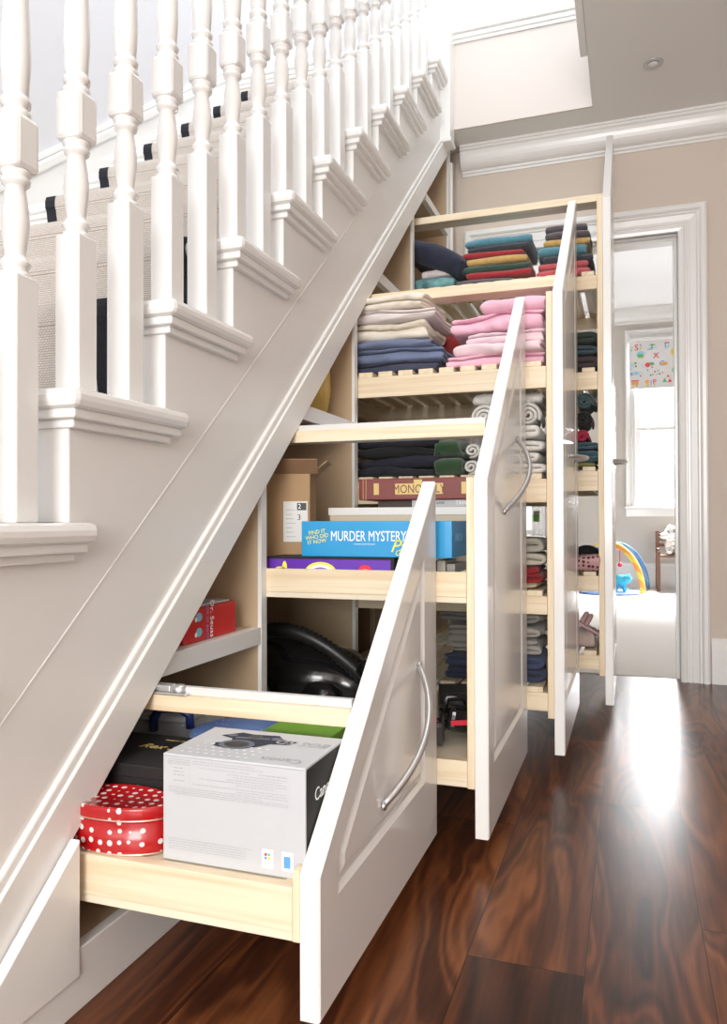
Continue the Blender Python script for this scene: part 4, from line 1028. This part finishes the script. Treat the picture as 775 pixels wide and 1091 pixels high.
link('arch_joint', MB().smooth().ball((.60, 6.99, .50), (.05, .05, .035)), mat('lime_toy', (.45, .65, .1)), pm)
b = MB().smooth().ball((.70, 6.88, .13), (.075, .05, .06)).ball((.765, 6.86, .15), (.045, .04, .04)).ball((.66, 6.88, .06), (.022, .022, .045)).ball((.74, 6.88, .06), (.022, .022, .045)).ball((.78, 6.86, .19), .014)
o = link('hippo', b, mat('turquoise_toy', (.06, .45, .62), .8), loc=(.7, 6.88, .03)); o.name = 'soft_toy'; remesh(o, .01, 3)
tag(o, 'turquoise plush animal standing under the play arches', 'soft toy')
b = MB().smooth().tube([(.70, 6.93, .455), (.70, 6.93, .30)], .004, 6).ball((.70, 6.93, .28), .022); tag(link('hanging_rattle', b, pc[0], loc=(.7, 6.93, .3)), 'red rattle hanging from the play arch', 'toy')
# chair with plush dog
ch = thing('wooden_chair', 'small brown wooden chair by the far wall holding a plush dog', 'chair', (1.25, 7.4, .004))
BRW = wood('brown_wood', (.20, .095, .05), (.12, .05, .03), 'z')
cx0, cx1, cy0, cy1 = 1.06, 1.40, 7.26, 7.56
for (x, y, h) in ((cx0, cy0, .40), (cx1, cy0, .40), (cx0, cy1, .60), (cx1, cy1, .60)):
    link('leg', MB().box(x-.018, x+.018, y-.018, y+.018, .005, h, .003), BRW, ch)
link('seat', MB().box(cx0-.02, cx1+.02, cy0-.02, cy1+.02, .34, .365, .005), BRW, ch)
for z_ in (.44, .50, .56): link('back_rail', MB().box(cx0, cx1, cy1-.01, cy1+.01, z_, z_+.03, .003), BRW, ch)
for x in (cx0, cx1): link('side_rail', MB().box(x-.012, x+.012, cy0, cy1, .40, .43, .003), BRW, ch)
dg = thing('plush_dog', 'white plush dog with black spots sitting on the brown chair', 'soft toy', (1.2, 7.4, .365))
SPOT = speckle('spotted_plush', (.78, .76, .73), (.02, .02, .02), 24, .2)
b = MB().smooth().ball((1.24, 7.40, .45), (.09, .085, .10)).ball((1.20, 7.34, .58), (.085, .075, .075)).ball((1.12, 7.29, .555), (.055, .04, .035)).ball((1.27, 7.38, .56), (.03, .05, .06)).ball((1.17, 7.38, .64), (.025, .03, .03))
b.ball((1.16, 7.30, .40), (.035, .07, .035)).ball((1.31, 7.30, .40), (.04, .07, .035)).ball((1.15, 7.34, .46), (.03, .05, .06))
o = link('body', b, SPOT, dg); remesh(o, .012, 4)
link('nose', MB().smooth().ball((1.072, 7.268, .565), .012), KPRINT, dg)
for s_ in (0, .06): link('eye', MB().smooth().ball((1.15+s_, 7.268, .60), .009), KPRINT, dg)
for s_ in ((1.145, 7.36, .585), (1.285, 7.35, .59)): link('ear', MB().smooth().ball(s_, (.02, .035, .055)), mat('black_plush', (.03, .03, .03), .95), dg)
b = MB().smooth().ball((1.335, 7.255, .405), (.042, .035, .042)).ball((1.335, 7.245, .465), (.034, .032, .032)).ball((1.31, 7.25, .497), .012).ball((1.36, 7.25, .497), .012)
b.ball((1.315, 7.215, .38), (.016, .035, .016)).ball((1.355, 7.215, .38), (.016, .035, .016)).ball((1.30, 7.235, .42), (.014, .03, .014)).ball((1.37, 7.235, .42), (.014, .03, .014))
o = link('plush_bear', b, mat('beige_plush', (.62, .50, .36), .95), loc=(1.335, 7.25, .366)); remesh(o, .006, 2)
tag(o, 'small beige plush bear beside the spotted dog on the brown chair', 'soft toy')
